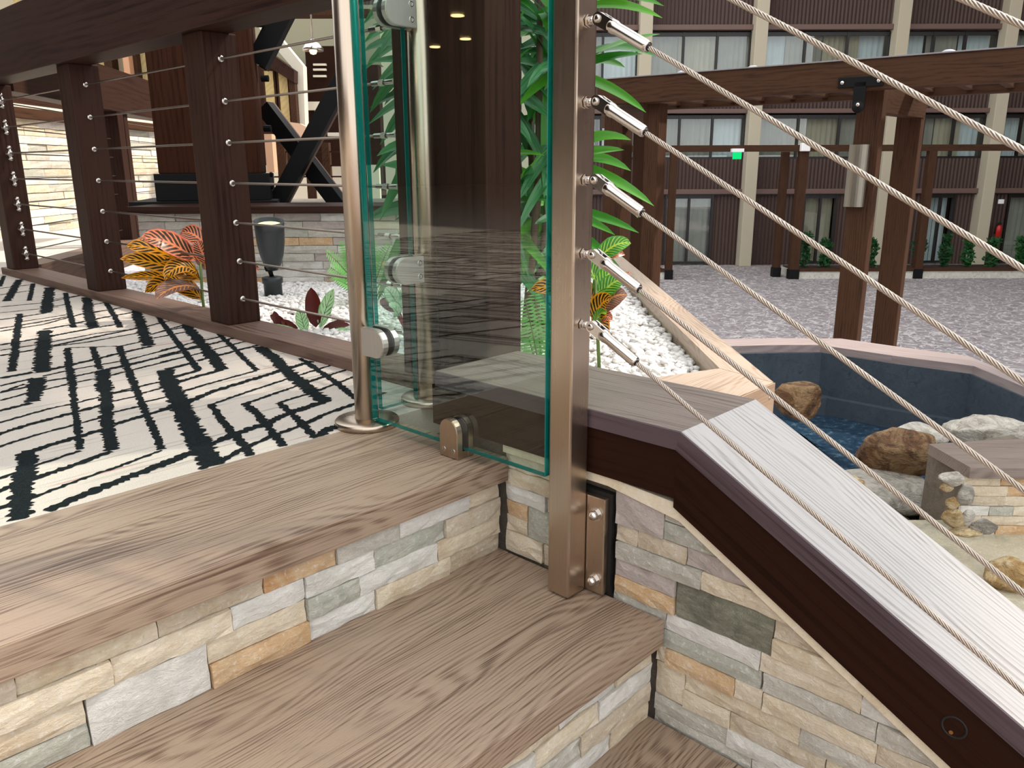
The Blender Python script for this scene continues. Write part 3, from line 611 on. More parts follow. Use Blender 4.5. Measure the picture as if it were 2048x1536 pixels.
# ------------------------------------------------------------------ deck railing (timber posts, steel cables)
rail = thing('timber_railing', 'dark timber railing with steel cables along the carpeted deck', 'railing', (.21, 1.3, .03))
board('top_rail', (.149, .47, .79), (.25, 3.30, 1.015), W_DARK, rail, 'y', .003)
CZ = [.099+.1045*i for i in range(7)]
CX = .2185
washer = MB(); washer.lathe((0, 0, 0), (0, -1, 0), [(.0092, 0), (.0092, .0015), (.007, .0035), (.0045, .004)], 20)
wash_me = washer.mesh('grommet'); wash_me.materials.append(M_SSP)
tens = MB(); tens.lathe((0, 0, 0), (0, -1, 0), [(.012, 0), (.012, .004), (.007, .006), (.007, .016), (.012, .018), (.012, .026), (.005, .03)], 18)
tens.cyl((0, -.02, -.022), (0, -.02, .022), .0075, n=14); tens.lathe((0, -.02, .022), (0, 0, 1), [(.0095, -.004), (.0105, .002), (.006, .009), (0, .010)], 14); tens.lathe((0, -.02, -.022), (0, 0, -1), [(.0095, -.004), (.0105, .002), (.006, .009), (0, .010)], 14)
tens_me = tens.mesh('cable_tensioner'); tens_me.materials.append(M_SSP)
for k, (y, zt) in enumerate(((1.233, .79), (2.17, .79), (3.12, .79))):
    ps = board('post', (.169, y, .03), (.268, y+.105, zt), W_DARK, rail, 'z', .004)
    for z in CZ:
        if k < 2: link('grommet', wash_me, None, ps, Matrix.Translation((CX, y, z)))
        else: link('cable_tensioner', tens_me, None, ps, Matrix.Translation((CX, y, z)))
M_CABLE = m_metal('dull_cable', '8f857c', .4, (200, 200, 200), .1)
for z in CZ:
    cb = MB().cyl((CX, 3.10, z), (CX, .60, z), .0030, n=10).build('cable', M_CABLE, rail)
    st = MB(); st.cyl((CX, .60, z), (CX, .47, z), .0052, n=12); st.cyl((CX, .575, z), (CX, .56, z), .0068, n=6, smooth=False); st.cyl((CX, .525, z), (CX, .512, z), .0082, n=6, smooth=False); st.cyl((CX, .50, z), (CX, .47, z), .0066, n=12)
    st.build('threaded_stud', M_SSP, cb)
kerb = structure(board('trim_1', (.160, .33, -.10), (.275, 3.28, .03), W_KERB, None, 'y', .004))
tp = thing('timber_post', 'broad dark timber post standing behind the large glass panel', 'post', (.215, .34, -.05))
board('shaft', (.169, .215, -.06), (.2625, .47, 2.4), W_DARK, tp, 'z', .004)

# second run of the railing, turning away at the corner post
ra = Vector((.215, 3.17, 0)); rb = vp(-2.44, 5.75); rd = (rb-ra).normalized()
rail2 = thing('timber_railing', 'dark timber railing beyond the corner post, leading to the great column', 'railing', tuple((ra+rb)/2))
beam('top_rail', ra+rd*.06+Vector((0, 0, .89)), rb+Vector((0, 0, .89)), .11, .235, W_DARK, rail2)
mid = ra+rd*1.38
for q, m in ((mid, W_DARK), (ra+rd*1.52, W_PERG)):
    pp = beam('post', q+Vector((0, 0, .0)), q+Vector((0, 0, .775)), .10 if m is W_DARK else .07, .10 if m is W_DARK else .07, W_DARK, rail2, up=tuple(rd), bev=.003)
for z in CZ:
    MB().cyl(ra+rd*.08+Vector((0, 0, z)), rb+Vector((0, 0, z)), .0028, n=8).build('cable', M_CABLE, rail2)
structure(beam('trim_2', ra+rd*.05+Vector((0, 0, -.03)), rb+Vector((0, 0, -.03)), .12, .14, W_KERB))

# ------------------------------------------------------------------ garden bed
def _gravel():
    t = NT('white_pebble'); v = t.coord(); n1 = t.noise(v, 40, 3); n2 = t.noise(v, 9, 2)
    return t.pbr(t.ramp(n1, [(.3, 'cfcac6'), (.5, 'e6e3e0'), (.7, 'f4f2f0')]), .6, 0, t.bump(n1, .2, .003))
M_PEB = _gravel()
GZ0 = -.06
bed = MB(); bp = [(.275, .10), (.58, .112), (.756, .046), (2.37, 1.55)] + [tuple(vp(r, d)[:2]) for r, d in ((-.02, 3.62), (-2.32, 3.62))] + [(.275, 3.2)]
bed.prism([(x, y, GZ0-.12) for x, y in bp], (0, 0, 0), (0, 0, .12))
structure(bed.build('floor_garden', m_stone('pale_grit', 'cfc9c2', 'bdb6ae', '9d958c')))
def inside(x, y, poly):
    c = False; j = len(poly)-1
    for i in range(len(poly)):
        xi, yi = poly[i]; xj, yj = poly[j]
        if (yi > y) != (yj > y) and x < (xj-xi)*(y-yi)/(yj-yi)+xi: c = not c
        j = i
    return c
rg = random.Random(11)
ico = bmesh.new(); bmesh.ops.create_icosphere(ico, subdivisions=1, radius=1); ico.verts.index_update()
IV = [v.co.copy() for v in ico.verts]; IF = [[v.index for v in f.verts] for f in ico.faces]; ico.free()
ico = bmesh.new(); bmesh.ops.create_icosphere(ico, subdivisions=2, radius=1); ico.verts.index_update()
IV2 = [v.co.copy() for v in ico.verts]; IF2 = [[v.index for v in f.verts] for f in ico.faces]; ico.free()
def pebble(mb, c, r, fine=False):
    q = Matrix.Rotation(rg.uniform(0, 6.28), 3, 'Z') @ Matrix.Rotation(rg.uniform(-.5, .5), 3, 'X')
    sc = Vector((rg.uniform(.8, 1.5), rg.uniform(.7, 1.1), rg.uniform(.5, .8)))*r
    iv, if_ = (IV2, IF2) if fine else (IV, IF)
    mb.add([c + q @ Vector((v.x*sc.x*rg.uniform(.93, 1.07), v.y*sc.y, v.z*sc.z)) for v in iv], if_, 0, True)
gr = MB(); n = 0
def raw(mb, name, mat):
    me = bpy.data.meshes.new(name); me.from_pydata([tuple(v) for v in mb.v], [], mb.f); me.polygons.foreach_set('use_smooth', mb.sm); return link(name, me, mat)
xs = [p[0] for p in bp]; ys = [p[1] for p in bp]
while n < 13000:
    x = rg.uniform(min(xs), max(xs)); y = rg.uniform(min(ys), max(ys))
    if not inside(x, y, bp): continue
    q = Vector((x, y, 0))-CAM; d = q.dot(FWD); r_ = q.dot(RGT)
    pebble(gr, Vector((x, y, GZ0+rg.uniform(.002, .012))), rg.uniform(.0065, .011)*(1+.12*d)); n += 1
g_o = raw(gr, 'white_gravel', M_PEB); g_o['kind'] = 'stuff'; tag(g_o, 'bed of small white pebbles in the planting area', 'gravel')
big = [(1297, 706), (1282, 716), (1303, 722), (1313, 742), (1290, 735), (1270, 700), (1262, 690), (1250, 682), (1275, 727), (1240, 705), (1233, 720), (1300, 752)]
for i, (u, v) in enumerate(big):
    mb = MB(); p = onz(u, v, GZ0+.02); pebble(mb, p, rg.uniform(.010, .014), True)
    tag(mb.build('pebble', M_PEB), 'smooth white pebble against the planter plank behind the stair wall cap', 'pebble', 'larger white pebbles by the planter plank')

# planter edging planks
edge = thing('planter_edge', 'pale wood-look planks edging the gravel bed beside the pond', 'planter edge', (.75, 0, -.03))
def plankp(name, pts, z0, z1, xdir, mat, parent):
    c = Vector((sum(p[0] for p in pts)/len(pts), sum(p[1] for p in pts)/len(pts), (z0+z1)/2))
    return MB().prism([(x, y, z0) for x, y in pts], (0, 0, 0), (0, 0, z1-z0)).build(name, mat, parent, axes(c, xdir))
dg = Vector((.9, .84)).normalized()
nr_ = Vector((-dg.y, dg.x))
oc = Vector((.722, -.103)); ic = Vector((.756, .046))
plankp('near_plank', [(.186, -.098), (oc.x, oc.y), (ic.x, ic.y), (.58, .112), (.186, .112)], -.034, 0, (1, 0, 0), W_PLANK, edge)
far_o, far_i = oc+dg*3.2, ic+dg*3.15
plankp('long_plank', [(oc.x+.002, oc.y), (far_o.x, far_o.y), (far_i.x, far_i.y), (ic.x+.002, ic.y)], -.034, 0, (dg.x, dg.y, 0), W_PLANK, edge)
pi_ = MB(); pi_.prism([(ic.x+.012, ic.y+.002, -.5), (far_i.x+.012, far_i.y, -.5), (far_i.x+.05, far_i.y-.06, -.5), (ic.x+.05, ic.y-.06, -.5)], (0, 0, 0), (0, 0, .465))
pi_.build('inner_board', m_wood('inner_board_wood', [(.2, 'a08c74'), (.5, 'b8a68e'), (.8, 'cfc0aa')], .6), edge)
MB().box((.25, -.1065, -.075), (oc.x+.003, -.1035, -.001)).build('shaded_edge_strip', m_wood('shaded_tan_edge', [(.38, '7d6450'), (.5, '937862'), (.64, 'a58b74')], .5), edge)  # darker band painting the shade on the near plank's front edge
MB().box((.3, -.094, -1.2), (oc.x-.006, -.08, -.034)).build('front_board', W_KERB, edge)
MB().lathe((oc.x-.02, -.1065, -.03), (0, -1, 0), [(.003, 0), (.003, .001), (0, .0016)], 12).build('screw', M_SSP, edge)

# stone planter wall behind the gravel (square to the view) with dark cap
WD = 3.62
def pr(u, v, d):                                  # right offset and height of a pixel at distance d
    p = VFI @ at(u, v, d); return p.x, p.z
rl = pr(280, 480, WD)[0]; rr_ = pr(1010, 480, WD)[0]; zt = pr(450, 427, WD)[1]
wb = structure(MB(VF).box((rl, WD+.02, -.3), (rr_, WD+.35, zt)).build('wall_back', M_MORTAR))
fmb = lambda a, b, d: VF @ Vector((a, WD+.02-d, b))
rk = random.Random(5); zz = GZ0; sd = 2000
nr = 9; hh = (zt-GZ0)/nr
for k in range(nr):
    a = rl-rk.uniform(0, .1)
    while a < rr_:
        b = a+rk.uniform(.12, .3); sd += 1
        stone(max(a, rl)+.001, min(b, rr_)-.001, GZ0+k*hh+.001, GZ0+(k+1)*hh-.001, fmb, STONES[rk.choice(['grey', 'white', 'grey', 'beige', 'green', 'grey', 'white', 'orange', 'mauve', 'cream', 'grey'])], wb, .014+rk.uniform(-.004, .006), .004, seed=sd, maxn=(4, 2))
        a = b
board('wall_cap_board', (rl-.03, WD-.03, zt), (rr_, WD+.36, zt+.032), W_DARK, wb, 'x', .004, VF)

# spot light on a stake
sl = at(545, 562, 3.25); SB = Vector((sl.x, sl.y, GZ0))
spot = thing('garden_spotlight', 'charcoal bullet-shaped garden spotlight standing in the white gravel', 'spotlight', SB)
M_CHAR = m_plain('charcoal_paint', '33383b', .42, .2)
MB().lathe(SB, (0, 0, 1), [(.036, 0), (.036, .06), (.041, .062), (.041, .085), (.03, .088), (0, .088)], 28).build('stake_base', M_CHAR, spot)
MB().cyl(SB+Vector((0, 0, .085)), SB+RGT*(-.012)+Vector((0, 0, .125)), .009, n=12).cyl(SB+RGT*(-.024)+Vector((0, 0, .118)), SB+RGT*.005+Vector((0, 0, .128)), .012, n=14).build('knuckle', M_BLACKM, spot)
ax_ = (Vector((0, 0, 1))+RGT*.06-FWD*.22).normalized(); hb = SB+Vector((0, 0, .112))+RGT*.006
hd = MB().lathe(hb, ax_, [(.0, 0), (.022, .006), (.036, .03), (.047, .07), (.054, .115), (.057, .165), (.058, .205), (.053, .205), (.050, .185), (0, .183)], 32).build('lamp_head', M_CHAR, spot)
tl = NT('spot_lens'); em = tl.n('Emission', {0: lin('dfe9a0'), 1: 1.6}); tl.shader(em)
MB().lathe(hb+ax_*.186, ax_, [(.049, 0), (.049, .003), (0, .004)], 28).build('lens', tl.m, spot)

# ------------------------------------------------------------------ plants
def leaf_mesh(mb_list, base, tip, width, bow=(0, 0, 0), nrm=(0, 0, 1), shape='lance', nu=9, fold=.18, wav=0, seed=0):
    base = Vector(base); tip = Vector(tip); mid = (base+tip)/2+Vector(bow); nrm = Vector(nrm)
    rnd = random.Random(seed); ph = rnd.uniform(0, 6)
    V = []; UV = []; nv = 4
    for i in range(nu+1):
        t = i/nu
        p = base*(1-t)**2 + mid*2*t*(1-t) + tip*t*t
        tg = ((mid-base)*(1-t)+(tip-mid)*t).normalized()
        side = tg.cross(nrm).normalized(); up = side.cross(tg).normalized()
        if shape == 'lance': wv = math.sin(math.pi*min(1, t**.62))**.8*(1-t*.25)
        elif shape == 'strap': wv = min(1, t*5+.35)*(1-t**3)**.7
        else: wv = math.sin(math.pi*(t**.85))**.62
        hw = width/2*max(wv, .02)
        for j in range(nv+1):
            s = j/nv*2-1
            V.append(p + side*(s*hw) + up*(abs(s)*hw*fold + wav*hw*math.sin(t*18+ph+s*2)*abs(s))); UV.append((t, j/nv))
    F = [[i*(nv+1)+j, i*(nv+1)+j+1, (i+1)*(nv+1)+j+1, (i+1)*(nv+1)+j] for i in range(nu) for j in range(nv)]
    return V, F, UV
def leaf(parent, mat, *a, name='leaf', **k):
    V, F, UV = leaf_mesh(None, *a, **k)
    me = bpy.data.meshes.new(name); me.from_pydata([tuple(v) for v in V], [], F)
    uvl = me.uv_layers.new(name='UVMap'); 
    for lp in me.loops: uvl.data[lp.index].uv = UV[lp.vertex_index]
    me.polygons.foreach_set('use_smooth', [True]*len(F))
    return link(name, me, mat, parent)
def veins(base1, base2, vein, tipc, freq=13, slant=9, wid=.5, mid=.06):
    def f(t, x, y):
        ay = t.math('ABSOLUTE', t.math('SUBTRACT', y, .5))
        ph = t.math('MULTIPLY', t.math('SUBTRACT', t.math('MULTIPLY', x, freq), t.math('MULTIPLY', ay, slant)), 6.283)
        vz = t.math('SINE', ph)
        obj = t.coord('Object', (60, 60, 60))
        nz = t.noise(obj, 1, 2)
        m1 = t.ramp(t.math('ADD', vz, t.math('MULTIPLY_ADD', nz, 1.2, -.6)), [(wid, 0.0), (min(1, wid+.22), 1.0)])
        m2 = t.ramp(ay, [(mid*.6, 1.0), (mid, 0.0)]); m3 = t.ramp(ay, [(.40, 0.0), (.46, 1.0)])
        c = t.mix(x, base1, base2)
        c = t.mix(m1, c, vein); c = t.mix(m3, c, tipc); c = t.mix(m2, c, vein)
        return c
    return f
L_CROT_Y = m_leaf('croton_yellow_leaf', veins('2a2a10', '2c1e08', 'e09a1e', 'd9931c', 9, 5, .2), .3, .2)
L_CROT_P = m_leaf('croton_pink_leaf', veins('3a3426', '4a3a30', 'e88a62', 'e0785a', 10, 5, .25), .3, .2)
L_CROT_D = m_leaf('croton_dark_leaf', veins('5a4640', '6b5650', 'd78a4a', '7a4a3a', 11, 6, .75, .05), .35, .15)
L_CROT_G = m_leaf('croton_green_leaf', veins('2e7a26', '3f9430', 'b5d24a', '4a9a30', 9, 5, .6), .3, .25)
L_CAL = m_leaf('calathea_leaf', veins('b4e0ac', 'c4eab0', '1c4a22', '86c878', 7, 4.0, .78, .025), .3, .2)
L_RED = m_leaf('maroon_leaf', lambda t, x, y: t.mix(x, '4a1410', '5c1c12'), .4, .2)
def _strap(a, b, c):
    def f(t, x, y):
        st = t.noise(t.n('Mapping', {'Vector': t.coord('UV'), 'Scale': (1.5, 26, 1)}).outputs[0], 1, 2)
        oi = t.n('ObjectInfo').outputs['Random']
        return t.mix(t.ramp(st, [(.4, 0.0), (.65, .6)]), t.mix(oi, a, b), c)
    return f
L_STRAP = m_leaf('strap_leaf', _strap('2f7a26', '6cb62a', '3f8f4a'), .28, .38)
L_STRAPD = m_leaf('deep_strap_leaf', _strap('1c5a26', '33803a', '6f9f7c'), .25, .3)
L_FERN = m_leaf('fern_leaf', lambda t, x, y: t.mix(x, '4f9a44', '7cc466'), .4, .35)
L_SILV = m_leaf('silver_leaf', veins('a9c8a8', 'c2d8c0', '5f9a62', '4f8a50', 7, 3, .8, .05), .35, .2)
M_STEM = m_plain('green_stem', '56702e', .5); M_CANE = m_plain('brown_cane', '5d4a38', .7); M_RSTEM = m_plain('red_stem', '8c2a30', .5)
def plant(name, label, base): return thing(name, label, 'plant', base)

# croton by the rail
D1 = 2.5
b0 = at(410, 640, D1); b0.z = GZ0
cr = plant('croton', 'croton with yellow, pink and dark veined leaves behind the deck railing', b0)
MB().tube([b0, b0+Vector((0, 0, .12)), at(400, 520, D1)], [.005, .0045, .004], 8).build('stem', M_STEM, cr)
MB().tube([b0+Vector((.02, 0, 0)), at(430, 600, D1)], .006, 8).build('stem', M_STEM, cr)
vdir = -FWD*.75+Vector((0, 0, .55))
for i, (bx, by, tx, ty, wd, m, dd, bw) in enumerate([
    (392, 520, 280, 478, .075, L_CROT_P, -.10, .05), (385, 540, 252, 492, .070, L_CROT_Y, -.05, .05), (375, 550, 240, 518, .062, L_CROT_Y, -.12, .03), (420, 500, 360, 468, .06, L_CROT_P, .02, .05),
    (395, 545, 330, 560, .07, L_CROT_Y, -.10, .06), (398, 575, 312, 598, .075, L_CROT_D, -.18, .04), (370, 570, 290, 585, .06, L_CROT_Y, -.05, .04), (405, 600, 315, 560, .06, L_CROT_Y, .02, .05),
    (360, 560, 242, 556, .035, L_CROT_Y, .05, .02), (410, 540, 415, 455, .07, L_CROT_D, .12, .02), (430, 560, 470, 490, .07, L_CROT_Y, .05, .05), (430, 540, 520, 540, .06, L_CROT_P, .0, .05), (420, 590, 500, 600, .06, L_CROT_D, .0, .05), (400, 560, 300, 540, .07, L_CROT_Y, .08, .05), (415, 530, 395, 480, .05, L_CROT_P, -.02, .02)]):
    leaf(cr, m, at(bx, by, D1), at(tx, ty, D1+dd), wd, Vector((0, 0, bw))-FWD*.02, vdir, shape='ellipse', wav=.05, seed=i)

# striped low plant with maroon leaves
b0 = onz(650, 668, GZ0); ca = plant('striped_plant', 'low plant with striped pale green and maroon leaves in the gravel', b0); D2 = (b0-CAM).dot(FWD)
for i, (bx, by, tx, ty, wd, m, dd) in enumerate([(632, 655, 622, 575, .052, L_RED, 0), (640, 655, 668, 578, .045, L_CAL, -.02), (610, 665, 598, 618, .04, L_CAL, -.03), (560, 665, 548, 622, .025, L_RED, .02), (575, 660, 540, 630, .03, L_RED, .05),
    (600, 668, 520, 655, .03, L_CAL, -.02), (640, 670, 700, 690, .045, L_CAL, -.06), (655, 668, 720, 675, .04, L_CAL, -.04), (645, 660, 700, 650, .03, L_RED, .02), (600, 672, 560, 640, .03, L_RED, .02), (620, 672, 660, 690, .035, L_CAL, -.08), (660, 665, 690, 640, .03, L_RED, .04), (595, 670, 545, 668, .03, L_CAL, -.05)]):
    leaf(ca, m, at(bx, by, D2), at(tx, ty, D2+dd), wd, Vector((0, 0, .012)), vdir, shape='ellipse', wav=.12, seed=i+40)

def fern(name, label, base, tips, n=26, wl=.05, mat=L_FERN, lift=.12):
    pl = plant(name, label, base)
    for k, tp_ in enumerate(tips):
        base_ = Vector(base); tp_ = Vector(tp_); mid = (base_+tp_)/2+Vector((0, 0, lift*(tp_-base_).length))
        V = []; F = []; UV = []
        up = Vector((0, 0, 1))-FWD*.8
        for i in range(n+1):
            t = .12+.88*i/n
            p = base_*(1-t)**2+mid*2*t*(1-t)+tp_*t*t
            tg = ((mid-base_)*(1-t)+(tp_-mid)*t).normalized(); sd_ = tg.cross(up).normalized()
            ll = wl*math.sin(math.pi*min(1, .18+.85*(1-t)))*1.0
            for s in (-1, 1):
                e = p+sd_*(s*ll)+tg*(ll*.35)-Vector((0, 0, .006)); c = (p+e)/2; w_ = tg*(ll*.06+.0008); m_ = len(V)
                V += [p-w_*.4, c-w_, e, c+w_, p+w_*.4]; F.append([m_, m_+1, m_+2, m_+3, m_+4]); UV += [(t, .5)]*5
        me = bpy.data.meshes.new('frond'); me.from_pydata([tuple(v) for v in V], [], F); uvl = me.uv_layers.new(name='UVMap')
        for lp in me.loops: uvl.data[lp.index].uv = UV[lp.vertex_index]
        fr = link('frond', me, mat, pl)
        MB().tube([base_*(1-t)**2+mid*2*t*(1-t)+tp_*t*t for t in (0, .25, .5, .75, 1)], [.003, .0025, .002, .0015, .001], 5).build('rachis', M_STEM, fr)
    return pl
F1 = at(735, 560, 3.1); F1.z = GZ0
fern('fern', 'bright green fern in front of the stone planter wall', F1, [at(u, v, 3.05+.1*((i*7) % 3-1)) for i, (u, v) in enumerate(((655, 505), (662, 535), (690, 482), (675, 560), (740, 480), (780, 490), (800, 520), (820, 545), (700, 500), (770, 560)))], 20, .05)
F2 = at(1090, 712, 1.75); F2.z = GZ0
fern('fern', 'small fern seen through the glass right of the broad timber post', F2, [at(u, v, 1.72+.06*(i % 3)) for i, (u, v) in enumerate(((1050, 600), (1070, 590), (1095, 610), (1110, 640), (1045, 640), (1060, 680), (1130, 660), (1030, 690)))], 22, .03)

# silver-leaved plant with red stems, seen through the glass
b0 = onz(815, 668, GZ0); ag = plant('silver_leaf_plant', 'pale silver-green leafed plant with red stems seen through the glass', b0); D3 = (b0-CAM).dot(FWD)
for i, (tx, ty, wd, dd) in enumerate([(770, 575, .05, 0), (778, 612, .05, -.05), (800, 580, .05, .02), (835, 590, .05, .04), (840, 612, .045, -.04), (815, 570, .04, .06), (760, 600, .04, .05), (850, 640, .04, 0)]):
    s = at(812+(tx-812)*.4, 655+(ty-655)*.55, D3)
    MB().tube([b0, s], [.0035, .0025], 6).build('stem', M_RSTEM, ag)
    leaf(ag, L_SILV if i != 6 else L_RED, s, at(tx, ty, D3+dd), wd, Vector((0, 0, .015)), vdir, shape='ellipse', wav=.08, seed=i+70)
b0 = onz(845, 700, GZ0); hb_ = plant('small_herb', 'tiny green plant with narrow leaves beside the steel post', b0); D4 = (b0-CAM).dot(FWD)
for i, (tx, ty) in enumerate(((815, 665), (818, 690), (835, 655), (860, 668), (870, 690), (828, 705), (850, 650))):
    leaf(hb_, L_STRAPD, b0+Vector((0, 0, .01)), at(tx, ty, D4-.02*(i % 3)), .014, Vector((0, 0, .01)), vdir, shape='ellipse', seed=i)

# tall strap-leaved plant behind the timber post
PD = 2.35
b0 = at(1075, 640, PD); b0.z = GZ0
dr = plant('strap_leaf_plant', 'tall plant with long green strap leaves behind the timber post', b0)
nodes = [at(1080, 40, PD), at(1060, 190, PD+.1), at(1100, 330, PD), at(1050, 430, PD+.1), at(1120, 150, PD+.15), at(1010, 80, PD+.15)]
for nd_ in nodes: MB().tube([b0+Vector((rg.uniform(-.04, .04), rg.uniform(-.04, .04), 0)), (b0+nd_)/2+Vector((.01, .01, 0)), nd_], [.013, .011, .009], 8).build('cane', M_CANE, dr)
k = 0
def st(n_, tx, ty, wd, dd=0, m=None, bw=.08):
    global k
    k += 1
    b_ = nodes[n_]; t_ = at(tx, ty, PD+dd)
    leaf(dr, m or (L_STRAP if k % 3 else L_STRAPD), b_, t_, wd, Vector((0, 0, bw)), vdir, shape='strap' if wd > .04 else 'lance', nu=10, fold=.25, seed=k)
for tx, ty, n_ in ((1262, -8, 0), (1328, 12, 0), (1325, 36, 0), (1320, 68, 4), (1312, 113, 4), (1250, 135, 4), (1285, 108, 1), (1292, 225, 4), (1240, 215, 1), (1262, 280, 2), (1248, 300, 2), (1262, 342, 2), (1308, 412, 2), (1276, 436, 2), (1278, 466, 3), (1230, 470, 3), (1255, 560, 3), (1285, 592, 3)):
    st(n_, tx, ty, .042, rg.uniform(-.25, 0), L_STRAP, rg.uniform(.02, .09))
for tx, ty, n_, wd, bw in ((1108, 105, 0, .045, .1), (1090, 90, 1, .04, .05), (1062, 240, 1, .04, .0), (1095, 160, 2, .05, .0), (1110, 390, 1, .045, .1), (1105, 480, 2, .05, .05), (1050, 560, 3, .045, .1), (1112, 540, 3, .04, .08), (1100, 20, 4, .04, .05), (1050, 20, 5, .04, .0), (1130, 300, 4, .05, .05), (1060, 330, 3, .045, .02)):
    st(n_, tx, ty, wd, rg.uniform(-.2, .1), None, bw)
for tx, ty, n_, wd in ((735, 75, 5, .06), (745, 50, 5, .05), (760, 290, 5, .07), (740, 215, 1, .06), (735, 125, 1, .05), (830, 260, 1, .05), (760, 330, 3, .07), (790, 440, 3, .06), (740, 440, 3, .05), (770, 540, 3, .05), (805, 215, 5, .05), (845, 120, 0, .05), (900, 40, 0, .05), (745, 180, 5, .05), (800, 520, 3, .045), (735, 250, 1, .05), (820, 330, 1, .06)):
    st(n_, tx, ty, wd, rg.uniform(-.1, .4), L_STRAPD, rg.uniform(.05, .15))

for uc in (988, 1003, 1132, 1147):
    q = at(uc, 600, PD+.1); q.z = GZ0
    MB().tube([q, at(uc-4, -60, PD+.1)], [.012, .009], 8).build('cane', M_CANE, dr)
for i in range(64):
    uc = rg.choice((988, 1003, 1132, 1147)); v_ = rg.uniform(-40, 560); sx = 1 if uc < 1050 else -1
    k += 1; b_ = at(uc, v_, PD+.1); t_ = at(uc+sx*rg.uniform(60, 150), v_+rg.uniform(-190, 170), PD+rg.uniform(-.25, .3))
    leaf(dr, L_STRAP if rg.random() < .4 else L_STRAPD, b_, t_, rg.uniform(.03, .05), Vector((0, 0, rg.uniform(0, .1))), vdir, shape='strap' if rg.random() < .5 else 'lance', nu=10, fold=.25, seed=k)
for i in range(26):
    v_ = rg.uniform(-40, 500); k += 1; b_ = at(900, v_, PD+.25); t_ = at(rg.uniform(722, 850), v_+rg.uniform(-60, 260), PD+rg.uniform(.0, .5))
    leaf(dr, L_STRAPD, b_, t_, rg.uniform(.045, .07), Vector((0, 0, rg.uniform(.02, .16))), vdir, shape='strap', nu=10, fold=.25, seed=k)
q = at(900, 600, PD+.25); q.z = GZ0
MB().tube([q, at(896, -60, PD+.25)], [.012, .009], 8).build('cane', M_CANE, dr)
# croton beside the square post
PD2 = 2.0
b0 = at(1200, 700, PD2); b0.z = GZ0
c2 = plant('croton', 'croton with green and orange leaves beside the square steel post', b0)
MB().tube([b0, at(1190, 560, PD2)], [.005, .004], 8).build('stem', M_STEM, c2)
for i, (bx, by, tx, ty, wd, m, dd) in enumerate([(1195, 520, 1262, 487, .05, L_CROT_G, 0), (1195, 530, 1250, 510, .03, L_CROT_P, .02), (1195, 600, 1250, 560, .05, L_CROT_G, 0), (1190, 620, 1240, 570, .05, L_CROT_P, .03), (1190, 625, 1255, 590, .06, L_CROT_D, .0), (1185, 640, 1222, 600, .06, L_CROT_Y, -.04), (1185, 650, 1225, 640, .04, L_CROT_P, -.02), (1190, 640, 1210, 680, .05, L_CROT_Y, -.02),
    (1190, 590, 1235, 540, .05, L_CROT_G, .04), (1185, 600, 1130, 570, .06, L_CROT_Y, .02), (1180, 570, 1090, 540, .06, L_CROT_D, .05), (1180, 590, 1060, 580, .06, L_CROT_Y, .0), (1190, 560, 1150, 500, .05, L_CROT_G, .05), (1190, 650, 1212, 628, .03, L_CROT_G, -.05), (1190, 610, 1262, 545, .03, L_CROT_P, .05), (1180, 620, 1080, 560, .05, L_CROT_G, .02)]):
    leaf(c2, m, at(bx, by, PD2), at(tx, ty, PD2+dd), wd, Vector((0, 0, .03)), vdir, shape='ellipse', wav=.06, seed=i+90)

# ------------------------------------------------------------------ great column with steel base and braces
GD = 4.05
planter_back = structure(MB(VF).box((rl+.02, WD+.30, -.3), (rr_, WD+1.5, zt+.01)).build('floor_planter', m_stone('planter_soil', '6f675c', '8a8073', '50483f')))
gl_, gr2 = pr(350, 300, GD)[0], pr(521, 330, GD)[0]
zb0, zb1 = pr(450, 400, GD)[1], pr(450, 347, GD)[1]
gcol = thing('great_column', 'massive dark timber column on a black steel shoe above the planter wall', 'column', tuple(vp((gl_+gr2)/2, GD+.2, zt)))
_g = at(521, 330, GD); _a = AZ+math.radians(13)
CF = Matrix(((math.sin(_a), math.cos(_a), 0, _g.x), (-math.cos(_a), math.sin(_a), 0, _g.y), (0, 0, 1, 0), (0, 0, 0, 1)))
board('shaft', (-.47, 0, zb1), (0, .42, 4.2), m_wood('column_timber', [(.38, '1a0d08'), (.5, '2b170f'), (.64, '3d2418')], .7, ring=40, warp=.05, spec=.05, mixf=.3), gcol, 'z', .006, CF)
shoe = MB(CF).box((-.49, -.02, zb0), (.035, .45, zb1), .003).build('steel_shoe', M_BLACKM, gcol)
MB(CF).box((-.6, -.09, zb0-.03), (.07, .5, zb0), .002).build('base_plate', M_BLACKM, gcol)
for dz in (.03, .09):
    q = CF @ Vector((.035, .10, zb0+dz+.03)); MB().cyl(q, q+RGT*.012, .012, n=6, smooth=False).build('bolt', M_BLACKM, shoe)
brace = thing('steel_brace', 'pair of crossed black steel braces beside the great column', 'brace', tuple(vp(-.9, 4.4, zt)))
M_BTOP = M_BLACKM
for a, b, d1, d2 in (((530, 214), (700, 437), 4.5, 4.4), ((545, 425), (705, 122), 4.3, 4.3)):
    bo = beam('brace_bar', at(*a, d1), at(*b, d2), .07, .082, M_BLACKM, brace)
    beam('brace_strip', at(*a, d1)+FWD*.055, at(*b, d2)+FWD*.055, .03, .086, W_KERB, bo)  # lighter strip painting the lit top edge of the steel bar
kb = thing('knee_brace', 'black steel knee brace rising from the upper part of the great column', 'brace', tuple(at(525, 110, 4.3)))
beam('bar', at(516, 128, 4.3), at(592, -22, 4.3), .07, .10, M_BLACKM, kb)
beam('brace_strip', at(528, 138, 4.36), at(603, -15, 4.36), .05, .04, W_PERG, kb)
for (u, v) in ((520, 48), (531, 157), (536, 257)):
    MB().cyl(at(u-8, v, 4.25), at(u+6, v, 4.25), .016, n=8, smooth=False).build('bolt', M_BLACKM, kb)

